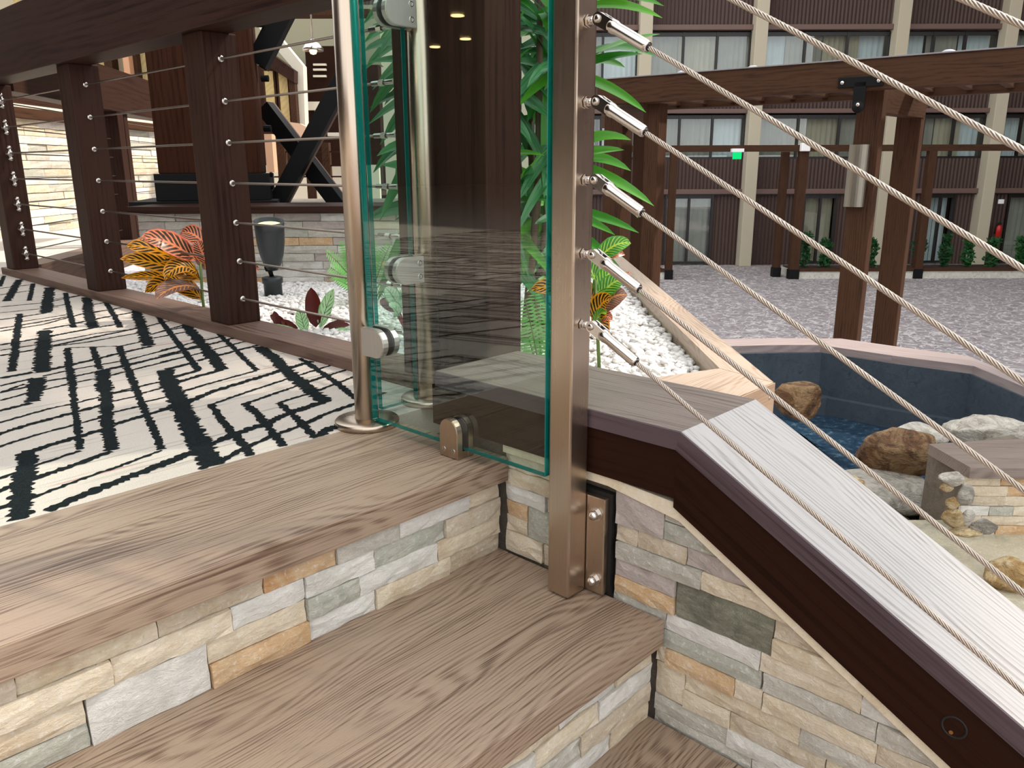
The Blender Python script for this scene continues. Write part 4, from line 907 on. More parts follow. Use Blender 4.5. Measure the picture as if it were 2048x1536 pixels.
# ------------------------------------------------------------------ lodge behind: lit stone wall, doors, windows
LD = 8.2
M_CREAMW = m_plain('cream_wall_paint', 'cfc4ab', .8); M_PALE = m_plain('pale_trim_paint', 'e4dcc8', .7); M_SAGE = m_plain('sage_wall_paint', '9a977f', .8)
M_TAN = m_wood('tan_door_panel', [(.2, '9d8752'), (.5, 'b8a06a'), (.8, 'cdb783')], .5)
def fpoly(name, pts, d, th, mat, parent=None):
    P = [at(u, v, d) for u, v in pts]; return MB().prism(P, (0, 0, 0), FWD*th).build(name, mat, parent)
def frect(name, u0, v0, u1, v1, d, th, mat, parent=None):
    r0, z1 = pr((u0), (v0+v1)/2, d)[0], pr((u0+u1)/2, v0, d)[1]; r1, z0 = pr(u1, (v0+v1)/2, d)[0], pr((u0+u1)/2, v1, d)[1]
    return MB(VF).box((r0, d, z0), (r1, d+th, z1)).build(name, mat, parent)
SR = -3.46; zl1 = .80; y_0, y_1 = 4.3, 13.0
lw = structure(MB(VF).box((SR-.3, y_0, -.02), (SR-.02, y_1, zl1)).build('wall_far', M_MORTAR))
fml = lambda a, b, d: VF @ Vector((SR-.02+d, a, b)); rk = random.Random(77); hh = zl1/14
for kk in range(14):
    a = y_0
    while a < y_1:
        b = a+rk.uniform(.25, .55)*(1 if a < 9 else 2.2); sd += 1
        stone(a+.002, min(b, y_1)-.002, kk*hh+.002, (kk+1)*hh-.002, fml, STONES[rk.choice(['white', 'cream', 'white', 'grey', 'cream', 'white', 'beige', 'green'])], lw, .02+rk.uniform(-.006, .008), .006, seed=sd, maxn=(3, 2))
        a = b
board('trim_board', (SR-.3, y_0, zl1), (SR+.05, y_1, zl1+.07), W_PERG, lw, 'y', .004, VF); board('trim_rail', (SR-.3, y_0, zl1+.07), (SR+.02, y_1, zl1+.095), M_PALE, lw, 'y', .002, VF); board('trim_board', (SR-.3, y_0, zl1+.095), (SR-.05, y_1, zl1+.2), W_DARK, lw, 'y', .004, VF)
lodge = thing('lodge_front', 'timber lodge front with tan doors, cream gable strip and dark slats', 'building', tuple(vp(-2.5, 9, 0)))
frect('wall', -200, -200, 360, 215, 9.4, .2, M_CREAMW, lodge)
for u0, u1 in ((-100, 30), (60, 170), (195, 232), (246, 284), (300, 316), (332, 352)):
    frect('mullion', u0, -150, u0+max(16, (u1-u0)*.3), 200, 9.1, .15, W_PERG, lodge)
for u0, u1 in ((30, 60), (170, 195), (245, 305)):
    frect('curtain', u0, -150, u1, 200, 9.2, .05, M_TAN, lodge)
for u0, u1 in ((234, 246), (317, 329)): frect('lit_strip', u0, -150, u1, 200, 9.0, .12, m_plain('orange_lit_strip', 'd8a47e', .7), lodge)  # warm light on these strips is put into their colour
frect('wall', 500, 10, 760, 130, 9.6, .2, M_SAGE, lodge); frect('wall', 500, 130, 760, 330, 9.5, .2, W_DARK, lodge)
frect('beam', 570, 18, 740, 30, 8.4, .2, W_PERG, lodge)
fpoly('gable_strip', [(515, 20), (554, 68), (606, 131), (611, 262), (594, 262), (590, 142), (546, 90), (505, 40)], 8.6, .15, M_PALE, lodge)
fpoly('door_lintel', [(530, 98), (588, 140), (588, 165), (530, 130)], 8.45, .2, W_DARK, lodge)
for u0, u1 in ((532, 549), (560, 577)):
    dp_ = frect('door', u0-4, 132, u1+4, 252, 8.6, .06, W_PERG, lodge); frect('pane', u0, 142, u1, 246, 8.58, .03, M_TAN, dp_)
frect('door_jamb', 580, 150, 592, 262, 8.5, .1, W_PERG, lodge)
frect('slat_screen', 613, 92, 700, 202, 9.0, .1, W_FASCIA, lodge)
for v in (127, 137, 150): frect('slat', 626, v, 652, v+4, 8.96, .05, M_PALE, lodge)
frect('pale_band', 611, 203, 720, 220, 8.9, .2, M_PALE, lodge)
frect('dark_recess', 611, 220, 720, 330, 8.95, .1, W_FASCIA, lodge)
MB(VF).box(tuple(VFI @ at(629, 229, 8.9)), tuple((VFI @ at(642, 221, 8.9))+Vector((0, .05, 0)))).build('green_sign', m_plain('green_panel', '2f8f5f', .5), lodge)
fpoly('sloping_panel', [(572, 243), (600, 247), (628, 262), (618, 282), (572, 285)], 8.0, .1, m_plain('sunlit_slope', 'd9b497', .7), lodge)  # pinkish sunlight on the slope is painted in as its colour
for i, (u0, u1, v0, v1) in enumerate(((556, 572, 288, 400), (612, 626, 280, 400), (646, 660, 285, 400))):
    frect('post', u0, v0, u1, v1, 6.6, .08, W_PERG, lodge)
for v in (302, 330, 352): frect('rail_bar', 548, v, 690, v+3, 6.62, .02, W_DARK, lodge)
frect('wall', 520, 330, 760, 440, 9.45, .1, M_PALE, lodge)
frect('pale_rail', 655, 265, 700, 272, 6.9, .05, M_PALE, lodge)
frect('lit_strip', 531, 268, 546, 345, 6.4, .1, m_plain('orange_lit_side', 'd4a888', .7), lodge)  # colour stands in for orange light on the great column's right side
# pendant lamp
pd = at(626, 96, 6.2); lampt = thing('pendant_lamp', 'small chrome pendant lamp on a chain with a glowing bulb', 'lamp', pd)
MB().lathe(pd, (0, 0, 1), [(.075, -.02), (.072, 0), (.05, .03), (.02, .045), (.012, .06), (0, .06)], 24).build('shade', M_SSP, lampt)
tb = NT('bulb_glow'); tb.shader(tb.n('Emission', {0: lin('ffc070'), 1: 6.0}))
MB().lathe(pd+Vector((0, 0, -.045)), (0, 0, 1), [(0, 0), (.02, .006), (.028, .025), (.02, .04), (0, .045)], 16).build('bulb', tb.m, lampt)
MB().tube([pd+Vector((0, 0, .06)), pd+Vector((0, 0, .7))], .006, 6).build('chain', M_SSP, lampt)
# unseen panels added high above to cut the sun into patches
for i, (x0, x1, y0, y1) in enumerate(((-.36, .42, -.85, .12), (-.60, -.50, -.3, .4), (-.30, .55, .22, .62), (-1.0, .62, .80, 1.55), (-1.6, 1.1, 1.9, 3.3), (.95, 3.2, .9, 3.4), (1.3, 5.2, -1.2, .35))):
    k_ = 8.5/SUN_FROM.z; o_ = SUN_FROM*k_
    structure(MB().box((x0+o_.x, y0+o_.y, 8.5), (x1+o_.x, y1+o_.y, 8.62)).build('sun_shade_panel_%d' % (i+1), M_PALE))
structure(MB(VF).box((8, 16.5, 11.5), (34, 34, 11.8)).build('sun_shade_hall', M_PALE))  # unseen slab added to keep the sun off the courtyard
# lobby beyond the deck: ceiling with downlights, far wall
structure(MB().box((-18, .9, 3.0), (-1.1, 16, 3.2)).build('ceiling', W_DARK)); structure(MB().box((-18.2, -4, -.1), (-18, 16, 3.2)).build('wall_left', W_DARK))
structure(MB().box((-18, -4, -.1), (-2.1, .306, -.01)).build('floor_lobby', M_CARPET))
structure(MB().box((-18, 15.8, -.1), (-1.5, 16, 3.1)).build('wall_north', W_DARK))
td = NT('downlight_glow'); td.shader(td.n('Emission', {0: lin('ffd08a'), 1: 14.0}))
for i, (u, v) in enumerate(((915, 30), (931, 77), (870, 93))):
    r = ray(u, v); s_ = (2.99-CAM.z)/r.z; q = CAM+r*s_; q.x = 2*GXP-q.x
    q.z = 2.99
    tag(MB().lathe(q, (0, 0, -1), [(.11, 0), (.11, .02), (.08, .012), (0, .012)], 16).build('downlight', td.m), 'small round warm downlight in the lobby ceiling', 'lamp', 'lobby downlights')

# ------------------------------------------------------------------ pond, rocks
RZ = -.72; FZ = -2.75
RIMB = [(1380, 690), (1432, 678), (1560, 676), (1682, 677), (1794, 693), (1937, 712), (2048, 758), (2180, 815)]
RIMF = [(1380, 704), (1465, 692), (1560, 690), (1641, 690), (1784, 711), (1947, 732), (2048, 774), (2180, 832)]
B3 = [onz(u, v, RZ) for u, v in RIMB]; F3 = [onz(u, v, RZ) for u, v in RIMF]
pond = thing('pond', 'raised garden pond with grey stone rim and dark blue water', 'pond', tuple(onz(1800, 850, -1.2)))
M_POND = m_stone('blue_pond_paint', '353f49', '434d57', '28323c', bump=.25)
def _water():
    t = NT('pond_water'); v = t.coord(); n1 = t.noise(t.n('Mapping', {'Vector': v, 'Rotation': (0, 0, AZ), 'Scale': (1, 3, 1)}).outputs[0], 9, 3, .6); n2 = t.noise(v, 26, 3)
    return t.pbr(t.ramp(n2, [(.3, '16283a'), (.55, '22384a'), (.75, '4a5f6c')]), .07, 0, t.bump(n1, .5, .03), Specular_IOR_Level=.6)
M_WATER = _water()
W_RIM = m_wood('grey_rim', [(.2, '6c5f5c'), (.5, '857775'), (.8, '9d908d')], .5, bump=.2)
groups = [(0, 3), (3, 4), (4, 5), (5, 7)]
for a, b in groups:
    P = B3[a:b+1]+F3[a:b+1][::-1]
    c = sum(P, Vector())/len(P)
    MB().prism(P, (0, 0, -.05), (0, 0, 0)).build('rim_slab', W_RIM, pond, axes(c, F3[b]-F3[a]))
ctr = onz(1780, 900, -1.2); ctr.z = 0
def inset(p, k): q = Vector((p.x, p.y, 0)); q = q+(ctr-q)*k; return q
W0 = [inset(p, .03) for p in F3]; W1 = [inset(p, -.2) for p in F3]; W2 = [inset(p, .16) for p in F3]
zl = Vector((0, 0, 1))
def ring(name, A, B_, z0, z1, mat):
    mb = MB(); n = len(A); V = [p+zl*z0 for p in A]+[p+zl*z1 for p in A]+[p+zl*z0 for p in B_]+[p+zl*z1 for p in B_]
    F = []
    for i in range(n-1):
        F += [[i, i+1, n+i+1, n+i], [2*n+i, 2*n+i+1, 3*n+i+1, 3*n+i], [n+i, n+i+1, 3*n+i+1, 3*n+i], [i, i+1, 2*n+i+1, 2*n+i]]
    F += [[0, n, 3*n, 2*n], [n-1, 2*n-1, 4*n-1, 3*n-1]]
    return mb.add(V, F).build(name, mat, pond)
ring('basin_wall', W0, W1, -2.7, RZ-.05, M_POND)
ring('basin_ledge', W2, [inset(p, .02) for p in F3], -1.6, -1.06, M_POND)
wp = [p+zl*-1.18 for p in W0]+[onz(u, v, -1.18) for u, v in ((2250, 1050), (2000, 1120), (1700, 1000), (1500, 850), (1400, 740))]
MB().prism(wp, (0, 0, -.3), (0, 0, 0)).build('water', M_WATER, pond)

def _rock(name, a, b, c):
    t = NT(name); v = t.coord(jitter=5)
    n1 = t.noise(v, 9, 6, .7, 1.0); n2 = t.noise(v, 38, 6, .75, .6); n3 = t.noise(t.n('Mapping', {'Vector': v, 'Scale': (1, 1, 3)}).outputs[0], 14, 5, .7, 1.5)
    col = t.ramp(n1, [(.32, c), (.46, a), (.56, b), (.70, a)])
    col = t.mix(t.ramp(n3, [(.52, 0.0), (.64, .75)]), col, c)
    col = t.mix(t.ramp(n2, [(.56, 0.0), (.68, .6)]), col, b)
    h = t.math('ADD', t.math('MULTIPLY', n1, 1.2), t.math('ADD', n3, t.math('MULTIPLY', n2, .5)))
    return t.pbr(col, .6, 0, t.bump(h, .9, .03), Specular_IOR_Level=.35)
RK_B = _rock('brown_rock', '7a5636', 'a98a64', '3a281a'); RK_G = _rock('grey_rock', 'aba69b', 'c6c0b4', '7d766a'); RK_Y = _rock('honey_rock', 'c9a772', 'e0cca4', '96703c'); RK_W = _rock('pale_rock', 'cdc6b8', 'e4ded2', '9a8f7d')
def rock(u, v, d, pw, ph, mat, label, seed, depth=.8, rot=0.0, flat=0.0, name='rock', sub=4):
    c = at(u, v, d); w_ = pw/FPX*d/2; h_ = ph/FPX*d/2*1.05
    bm = bmesh.new(); bmesh.ops.create_icosphere(bm, subdivisions=sub, radius=1)
    off = Vector((seed*3.1, seed*1.7, seed*2.3))
    rr = random.Random(seed); cuts = [(Vector((rr.uniform(-1, 1), rr.uniform(-1, 1), rr.uniform(-1, 1))).normalized(), rr.uniform(.62, .85)) for _ in range(9)]
    for vv in bm.verts:
        p = vv.co.copy()
        for n_, q in cuts:
            e = p.dot(n_)-q
            if e > 0: p -= n_*e*.85
        p *= 1+.10*mnoise.noise(p*1.6+off)+.05*mnoise.noise(p*4+off)+.025*mnoise.noise(p*9+off)
        if flat and p.z > flat: p.z = flat+(p.z-flat)*.15
        x, y, z = p.x*w_*1.12, p.y*w_*depth, p.z*h_*1.15
        cr_, sr_ = math.cos(rot), math.sin(rot); x, z = x*cr_-z*sr_, x*sr_+z*cr_
        vv.co = c + RGT*x + FWD*y + zl*z
    mb = MB(); mb._bm(bm, smooth=True)
    return tag(mb.build(name, mat), label, 'rock')
rock(1588, 797, 2.7, 96, 92, RK_B, 'brown pitted rock at the corner of the planter plank', 1, flat=.55)
rock(1796, 908, 2.9, 150, 92, RK_B, 'large brown boulder at the edge of the pond water', 2, rot=.12)
rock(1790, 985, 2.75, 235, 82, RK_G, 'flat grey rock below the brown boulder', 3, flat=.5, rot=-.08)
rock(1985, 866, 3.3, 170, 62, RK_W, 'pale speckled rock behind the near pond plank', 4, rot=-.05)
rock(1838, 868, 3.2, 110, 40, RK_W, 'white rock peeping out behind the brown boulder', 14)
rock(1696, 1000, 2.45, 110, 90, RK_Y, 'honey coloured rock just behind the sloping board', 5, rot=-.5)
rock(2020, 1150, 2.0, 120, 70, RK_Y, 'pale tan rock at the right, below the stream', 6, rot=-.3)
rock(1765, 1055, 2.6, 120, 60, RK_B, 'dark wet stone in the shade under the flat grey rock', 7)
for i, (u, v, pw, ph, m, nm) in enumerate([(1902, 957, 48, 30, RK_W, 'small grey-white cobble under the near pond plank corner'), (1930, 992, 36, 46, RK_G, 'upright oval cobble against the stone wall'), (1906, 1006, 30, 26, RK_Y, 'little yellow cobble between the grey ones'), (1908, 1036, 50, 38, RK_Y, 'rounded honey cobble at the bottom left of the cluster'), (1935, 1035, 28, 36, RK_W, 'small pale cobble beside the honey cobble'), (1966, 1052, 54, 32, RK_G, 'long flat cobble at the right end of the cluster'), (1892, 975, 30, 20, RK_Y, 'yellow cobble chip under the grey-white one'), (1930, 1062, 70, 16, RK_Y, 'thin honey slab under the cobbles')]):
    rock(u, v, 2.16, pw, ph, m, nm, 20+i, .7, name='cobble', sub=3)
zP = at(1941, 935, 2.3).z
np_ = thing('pond_ledge', 'grey wood-look ledge on a pale stone wall at the right of the pond', 'ledge', tuple(onz(1990, 935, zP)))
pp = [onz(u, v, zP) for u, v in ((1858, 888), (1941, 935), (2200, 938), (2200, 872), (1990, 880))]
MB().prism(pp, (0, 0, -.036), (0, 0, 0)).build('ledge_board', W_CAP, np_, axes(pp[1], pp[2]-pp[1]))
q0, q1 = pp[1]+FWD*.03+RGT*.02, pp[2]+FWD*.03
pdv = (q1-q0).normalized(); qb = pp[0]+FWD*.05+RGT*.03
core = MB().prism([Vector((p.x, p.y, 0)) for p in (q0, q1, q1+FWD*.4, qb)], (0, 0, zP-1.4), (0, 0, zP-.036)).build('ledge_wall', M_MORTAR, np_)
fmp = lambda a, b, d: q0+pdv*a-FWD*d+zl*(b-q0.z); rk = random.Random(9)
for kk in range(9):
    a = -.02
    while a < (q1-q0).length:
        b = a+rk.uniform(.07, .16); sd += 1
        stone(a+.001, b-.001, zP-.036-.033*(kk+1)+.001, zP-.036-.033*kk-.001, fmp, STONES[rk.choice(['white', 'cream', 'cream', 'green', 'white', 'orange', 'beige'])], core, .012+rk.uniform(-.003, .004), .004, seed=sd, maxn=(3, 2)); a = b
bank = MB(VF); bank.prism([(r_, d_, FZ) for r_, d_ in ((.72, 2.2), (1.0, 1.75), (2.4, 1.75), (2.6, 2.9), (1.35, 3.02), (.85, 2.7))], (0, 0, 0), (0, 0, -.77-FZ))
tag(bank.build('rock_bank', m_stone('wet_dark_rock', '5d574e', '716a5f', '403b34', .5)), 'dark wet rock bank under the boulders and cobbles', 'rock bank')
zs = at(1960, 1090, 2.2).z-.02
tag(MB().prism([onz(u, v, zs) for u, v in ((1800, 1040), (2150, 1040), (2250, 1300), (2048, 1260), (1850, 1110))], (0, 0, -.3), (0, 0, 0)).build('stream_bed', m_stone('wet_sandstone', 'cfc3a6', 'b9b39f', '9b967f', .3)), 'pale wet stone stream bed below the cobbles at the right', 'stream bed')

# ------------------------------------------------------------------ courtyard
FZ = -2.75
def _court():
    t = NT('courtyard_carpet'); v = t.coord()
    w1 = t.noise(v, 3.2, 3, .6, 2.2); n2 = t.noise(v, 40, 2)
    ed = t.n('TexVoronoi', {'Vector': t.n('Mapping', {'Vector': t.n('VectorMath', {0: v, 1: t.n('TexNoise', {'Vector': v, 'Scale': 2.5, 'Detail': 2.0}).outputs[1]}, operation='ADD').outputs[0], 'Rotation': (0, 0, AZ), 'Scale': (1.6, 3.2, 1)}).outputs[0], 'Scale': 1.5}, feature='DISTANCE_TO_EDGE').outputs[0]
    col = t.ramp(w1, [(.35, '7d7577'), (.5, '91898b'), (.68, 'a19a9b')])
    col = t.mix(t.ramp(ed, [(.03, .85), (.07, 0.0)]), col, 'd0cac9')
    col = t.mix(t.ramp(n2, [(.3, .3), (.6, 0.0)]), col, '6f676a')
    return t.pbr(col, .8, 0)
structure(MB(VF).box((-20, -14, FZ-.1), (30, 45, FZ)).build('floor_courtyard', _court()))
DB = (onz(1500, 530, FZ)-CAM).dot(FWD); DT = (onz(1700, 557, FZ)-CAM).dot(FWD)
def _corr():
    t = NT('ribbed_brown_panel'); v = t.coord(); r = t.n('VectorMath', {0: v, 1: tuple(RGT)}, operation='DOT_PRODUCT').outputs[1]
    s_ = t.math('SINE', t.math('MULTIPLY', r, 52.0)); n = t.noise(v, 3, 2)
    return t.pbr(t.mix(n, '412e29', '49352e'), .6, 0, t.bump(s_, .5, .04))
M_RIB = _corr(); M_BRN = m_plain('brown_ledge_paint', '6a5149', .5); M_PIL = m_plain('beige_pilaster_paint', 'bdb39c', .8); M_PILS = m_plain('beige_pilaster_side', 'a89e86', .8); M_FRAME = m_plain('dark_window_frame', '150f0d', .4)
def _curt(name, a, b):
    t = NT(name); return t.pbr(t.mix(t.noise(t.coord(), 2, 2), a, b), .8, 0)
M_CW = _curt('white_curtain', 'd8e0e0', 'eef2f0'); M_CG = _curt('grey_curtain', '9c968a', 'b9b2a2'); M_CB = _curt('beige_curtain', 'b7a98f', 'cfc2a8')
M_WGLASS = m_glass('window_glass', (.86, .9, .9, 1), 1.5, 1.6); M_ROOM = m_plain('dark_room', '2a2522', .9)
hotel = thing('hotel_building', 'brown three-storey hotel front with beige pilasters and curtained windows', 'building', tuple(vp(6, DB, FZ)))
ru = lambda u, v=250: pr(u, v, DB)[0]
zv = lambda v: pr(1500, v, DB)[1]
R0, R1 = ru(690), ru(2420)
MB(VF).box((R0, DB+1.2, FZ), (R1, DB+1.5, zv(-620))).build('back_wall', M_ROOM, hotel)
for v0, v1 in ((-620, 50), (160, 218), (318, 378)):
    MB(VF).box((R0, DB, zv(v1)), (R1, DB+.25, zv(v0))).build('spandrel', M_RIB, hotel)
for v0, v1 in ((50, 61), (218, 227), (378, 388)):
    MB(VF).box((R0, DB-.14, zv(v1)), (R1, DB+.2, zv(v0)), .02).build('ledge', M_BRN, hotel)
PIL = [783, 1055, 1282, 1503, 1774, 1983, 2215]
for u in PIL:
    a, b = ru(u-12), ru(u+12)
    MB(VF).box((a, DB-.42, FZ), (b, DB+.1, zv(-620)), .02).build('pilaster', M_PIL, hotel)
rc = random.Random(21)
def curtain(a, b, z0, z1, d, mat, parent):
    n = max(6, int((b-a)/.05)); V = []
    for i in range(n+1):
        x = a+(b-a)*i/n; y = d+.05*math.sin(i*1.9+rc.uniform(-.4, .4)); V += [(x, y, z0), (x, y, z1)]
    mb = MB(VF); mb.add(V, [[2*i, 2*i+2, 2*i+3, 2*i+1] for i in range(n)], smooth=True)
    me = bpy.data.meshes.new('curtain'); me.from_pydata([tuple(v) for v in mb.v], [], mb.f); me.polygons.foreach_set('use_smooth', mb.sm)
    return link('curtain', me, mat, parent)
def window(a, b, z0, z1, n, plan, nm='window'):
    f = MB(VF); t_ = .07
    f.box((a, DB+.02, z0), (b, DB+.12, z0+t_)); f.box((a, DB+.02, z1-t_*1.6), (b, DB+.12, z1))
    cw = [a]+[a+(b-a)*i/n for i in range(1, n)]+[b]
    for i, x in enumerate(cw): f.box((x-t_*.5, DB+.0, z0), (x+t_*.5, DB+.13, z1))
    w_ = f.build(nm, M_FRAME, hotel)
    for i in range(n):
        MB(VF).box((cw[i]+.03, DB+.06, z0+.05), (cw[i+1]-.03, DB+.072, z1-.08)).build('pane', M_WGLASS, w_)
    for s0, s1, m in plan:
        curtain(a+(b-a)*s0, a+(b-a)*s1, z0, z1, DB+.32+(.1 if m is M_CW else 0), m, w_)
    return w_
plans = [[(0, .28, M_CW), (.3, .62, M_CG), (.66, 1, M_CW)], [(0, .2, M_CW), (.2, .5, M_CG), (.5, .78, M_CB), (.78, 1, M_CW)], [(.02, .3, M_CG), (.3, .7, M_CB), (.7, 1, M_CG)], [(0, .35, M_CG), (.35, .66, M_CG), (.66, 1, M_CW)]]
ext = PIL+[2420]; 
for (v0, v1) in ((64, 160), (230, 318), (-190, -90)):
    for i in range(len(ext)-1):
        if v0 < 0: continue
        a, b = ru(ext[i]+12), ru(ext[i+1]-(12 if i < len(PIL)-1 else 0))
        window(a, b, zv(v1), zv(v0), 3, plans[(i*3+(1 if v0 > 100 else 0)) % 4])
zg1 = zv(390)
doors = [(1330, 1422, M_CG), (1605, 1668, M_CB), (1848, 1902, M_CW), (2010, 2110, M_CG), (1110, 1180, M_CG), (860, 960, M_CG)]
for u0, u1, m in doors:
    window(ru(u0, 460), ru(u1, 460), FZ+.05, zg1, 2, [(0.02, .5, m), (.5, .98, m)], 'glass_door')
segs_ = [690]+sum([[d[0], d[1]] for d in sorted(doors)], [])+[2420]
for i in range(0, len(segs_), 2):
    MB(VF).box((ru(segs_[i], 460), DB+.05, FZ), (ru(segs_[i+1], 460), DB+.25, zg1)).build('wall_panel', M_RIB, hotel)
MB(VF).box((R0, DB-.05, zg1), (R1, DB+.2, zg1+.12)).build('door_head', M_FRAME, hotel)
# extinguisher and sensor on a pilaster
ex = vp(ru(1983, 460)-.06, DB-.5, 0); ex.z = pr(1965, 475, DB)[1]
fe = thing('fire_extinguisher', 'red fire extinguisher hanging on a beige pilaster', 'extinguisher', ex)
MB().lathe(ex, (0, 0, 1), [(.0, 0), (.09, .01), (.09, .36), (.06, .43), (.025, .46), (0, .46)], 18).build('cylinder', m_plain('red_enamel', 'b3201c', .35), fe)
MB().box(ex+Vector((-.05, -.05, .46)), ex+Vector((.05, .05, .52))).build('valve', M_BLACKM, fe)
MB().tube([ex+zl*.5, ex-RGT*.12+zl*.42, ex-RGT*.13+zl*.15], .018, 6).build('hose', M_BLACKM, fe)
se = vp(ru(1983, 400)+.04, DB-.52, pr(1968, 402, DB)[1])
tag(MB(VF).box(tuple(VFI @ se-Vector((.08, 0, .07))), tuple(VFI @ se+Vector((.08, .08, .07))), .01).build('wall_sensor', m_plain('white_plastic', 'eef0f2', .5)), 'small white box fixed to the beige pilaster above the extinguisher', 'sensor')

# far trellis, planters with shrubs
tr = thing('trellis', 'low dark timber trellis frame in front of the hotel ground floor', 'trellis', tuple(vp(6, DT, FZ)))
rt = lambda u, v=300: pr(u, v, DT)[0]; zt_ = lambda v: pr(1600, v, DT)[1]
board('beam', (rt(1180), DT-.06, zt_(303)), (rt(2330), DT+.1, zt_(290)), W_PERG, tr, 'x', .004, VF)
for u, w_ in ((1572, .2), (1596, .26), (1322, .22), (1342, .2), (1848, .22), (1225, .2), (2160, .22)):
    board('post', (rt(u, 430)-w_/2, DT-.1+(.5 if u in (1572, 1322) else 0), FZ), (rt(u, 430)+w_/2, DT+.1+(.5 if u in (1572, 1322) else 0), zt_(303)), W_PERG, tr, 'z', .004, VF)
    MB(VF).box((rt(u, 430)-w_/2-.02, DT-.12+(.5 if u in (1572, 1322) else 0), FZ), (rt(u, 430)+w_/2+.02, DT+.12+(.5 if u in (1572, 1322) else 0), FZ+.28)).build('post_shoe', M_BLACKM, tr)
sg = thing('exit_sign', 'green illuminated sign hanging under a white bracket on the trellis beam', 'sign', tuple(vp(rt(1472), DT-.15, zt_(318))))
MB(VF).box((rt(1463), DT-.2, zt_(318)), (rt(1480), DT-.15, zt_(304))).build('sign_panel', (lambda t: t.shader(t.n('Emission', {0: lin('16d877'), 1: .9})))(NT('green_sign_glow')), sg)
MB(VF).box((rt(1460), DT-.24, zt_(304)), (rt(1484), DT-.06, zt_(297)), .01).build('bracket', m_plain('white_enamel', 'f2f2f2', .4), sg)
tag(MB(VF).box((rt(1597), DT-.24, zt_(303)), (rt(1615), DT-.06, zt_(286)), .03).build('emergency_light', m_plain('white_lamp_case', 'f4f2ee', .4)), 'white box-shaped emergency light on the trellis beam end', 'lamp')
pc = thing('planter_box', 'long white planter kerb with dark timber rail and soil', 'planter', tuple(vp(10, DT, FZ)))
zk0, zk1 = FZ, FZ+.22
M_WK = m_stone('white_kerb', 'd9d6cc', 'c6c2b6', 'a39e90')
for a, b in ((1588, 2400), (1180, 1330)):
    MB(VF).box((rt(a, 550), DT-.05, zk0), (rt(b, 550), DT+1.2, zk1)).build('kerb', M_WK, pc)
    board('rail', (rt(a, 550), DT-.09, zk1), (rt(b, 550), DT+.05, zk1+.09), W_PERG, pc, 'x', .004, VF)
    MB(VF).box((rt(a, 550)+.05, DT+.05, zk1), (rt(b, 550), DT+1.2, zk1+.04)).build('soil', m_plain('dark_soil', '3a2a22', .9), pc)
M_SHRUB = m_leaf('shrub_leaf', lambda t, x, y: t.mix(t.n('ObjectInfo').outputs['Random'], '1f4a28', '2f6432'), .5, .15)
shr = [(1622, 480, .30, 1.0), (1662, 492, .32, .8), (1758, 488, .30, .8), (1853, 472, .38, 1.05), (1908, 478, .32, .95), (1955, 490, .32, .8), (2003, 488, .36, .8), (2062, 485, .36, .85), (1207, 505, .3, .6)]
nms = ['just right of the paired trellis posts', 'second right of the paired trellis posts', 'between the two tall pergola posts', 'in front of the white-curtained door', 'right of the white-curtained door', 'under the fire extinguisher', 'right of the fire extinguisher', 'at the right edge of the picture', 'at the far left by the croton']
for i, (u, v, w_, h_) in enumerate(shr):
    b_ = vp(rt(u, 540), DT+.6, zk1+.03); r_ = random.Random(50+i)
    sh = thing('shrub', 'dark green columnar shrub '+nms[i], 'shrub', b_)
    mb = MB()
    for _ in range(420):
        tt = r_.random(); an = r_.uniform(0, 6.283); rad = w_*.5*(.75+.35*math.sin(tt*9+i))*math.sqrt(r_.uniform(.3, 1))*(1.05-.35*abs(tt-.55))
        p = b_+Vector((rad*math.cos(an), rad*math.sin(an), .04+tt*h_)); q = Vector((r_.uniform(-1, 1), r_.uniform(-1, 1), r_.uniform(-.2, 1))).normalized(); s_ = q.orthogonal().normalized()*.035
        mb.add([p, p+q*.05+s_, p+q*.11, p+q*.05-s_], [[0, 1, 2, 3]])
    raw_me = bpy.data.meshes.new('foliage'); raw_me.from_pydata([tuple(v) for v in mb.v], [], mb.f); link('foliage', raw_me, M_SHRUB, sh)
    MB().tube([b_, b_+zl*h_*.8], [.03, .015], 6).build('stem', M_CANE, sh)

# ------------------------------------------------------------------ pergola
pg = thing('pergola', 'red-brown timber pergola on paired posts beyond the pond', 'pergola', tuple(at(1740, 400, 8)-zl*2))
Pd = lambda u: 9.55-(u-1225)*.00286
A = at(1200, 208, Pd(1200)); B = at(2120, 128, Pd(2120)); 
zt1 = 1.40; hgt = .265
A.z = B.z = zt1-hgt/2
bd = (B-A).normalized(); bn = Vector((-bd.y, bd.x, 0))
if bn.dot(FWD) < 0: bn = -bn
m1 = beam('main_beam', A, B, .14, hgt, W_PERG, pg, bev=.006)
beam('beam_flashing', A+zl*(hgt/2+.006), B+zl*(hgt/2+.006), .17, .012, m_plain('grey_flashing', '8b8688', .4, .3), m1)
A2, B2 = A+bn*1.15+zl*-.02, B+bn*1.15+zl*-.02
beam('rear_beam', A2, B2, .14, .22, W_PERG, pg, bev=.006)
nb_ = 12
for i in range(nb_+1):
    p = A+(B-A)*((i+.3)/(nb_+.6)); beam('rafter', p+bn*.06+zl*-.03, p+bn*1.1+zl*-.03, .07, .13, W_PERG, pg)
for u, v in ((1365, 170), (1505, 152), (1692, 134), (1896, 116)):
    t0 = (Pd(u)); p = at(u, v, t0); p.z = zt1+.012
    MB().lathe(p+bn*.0, zl, [(.07, 0), (.06, .025), (.03, .04), (0, .042)], 18).build('cap_lamp', m_plain('pale_grey_dome', 'a9abb5', .4), m1)
def pframe(p): return Matrix(((bd.x, bn.x, 0, p.x), (bd.y, bn.y, 0, p.y), (0, 0, 1, 0), (0, 0, 0, 1)))
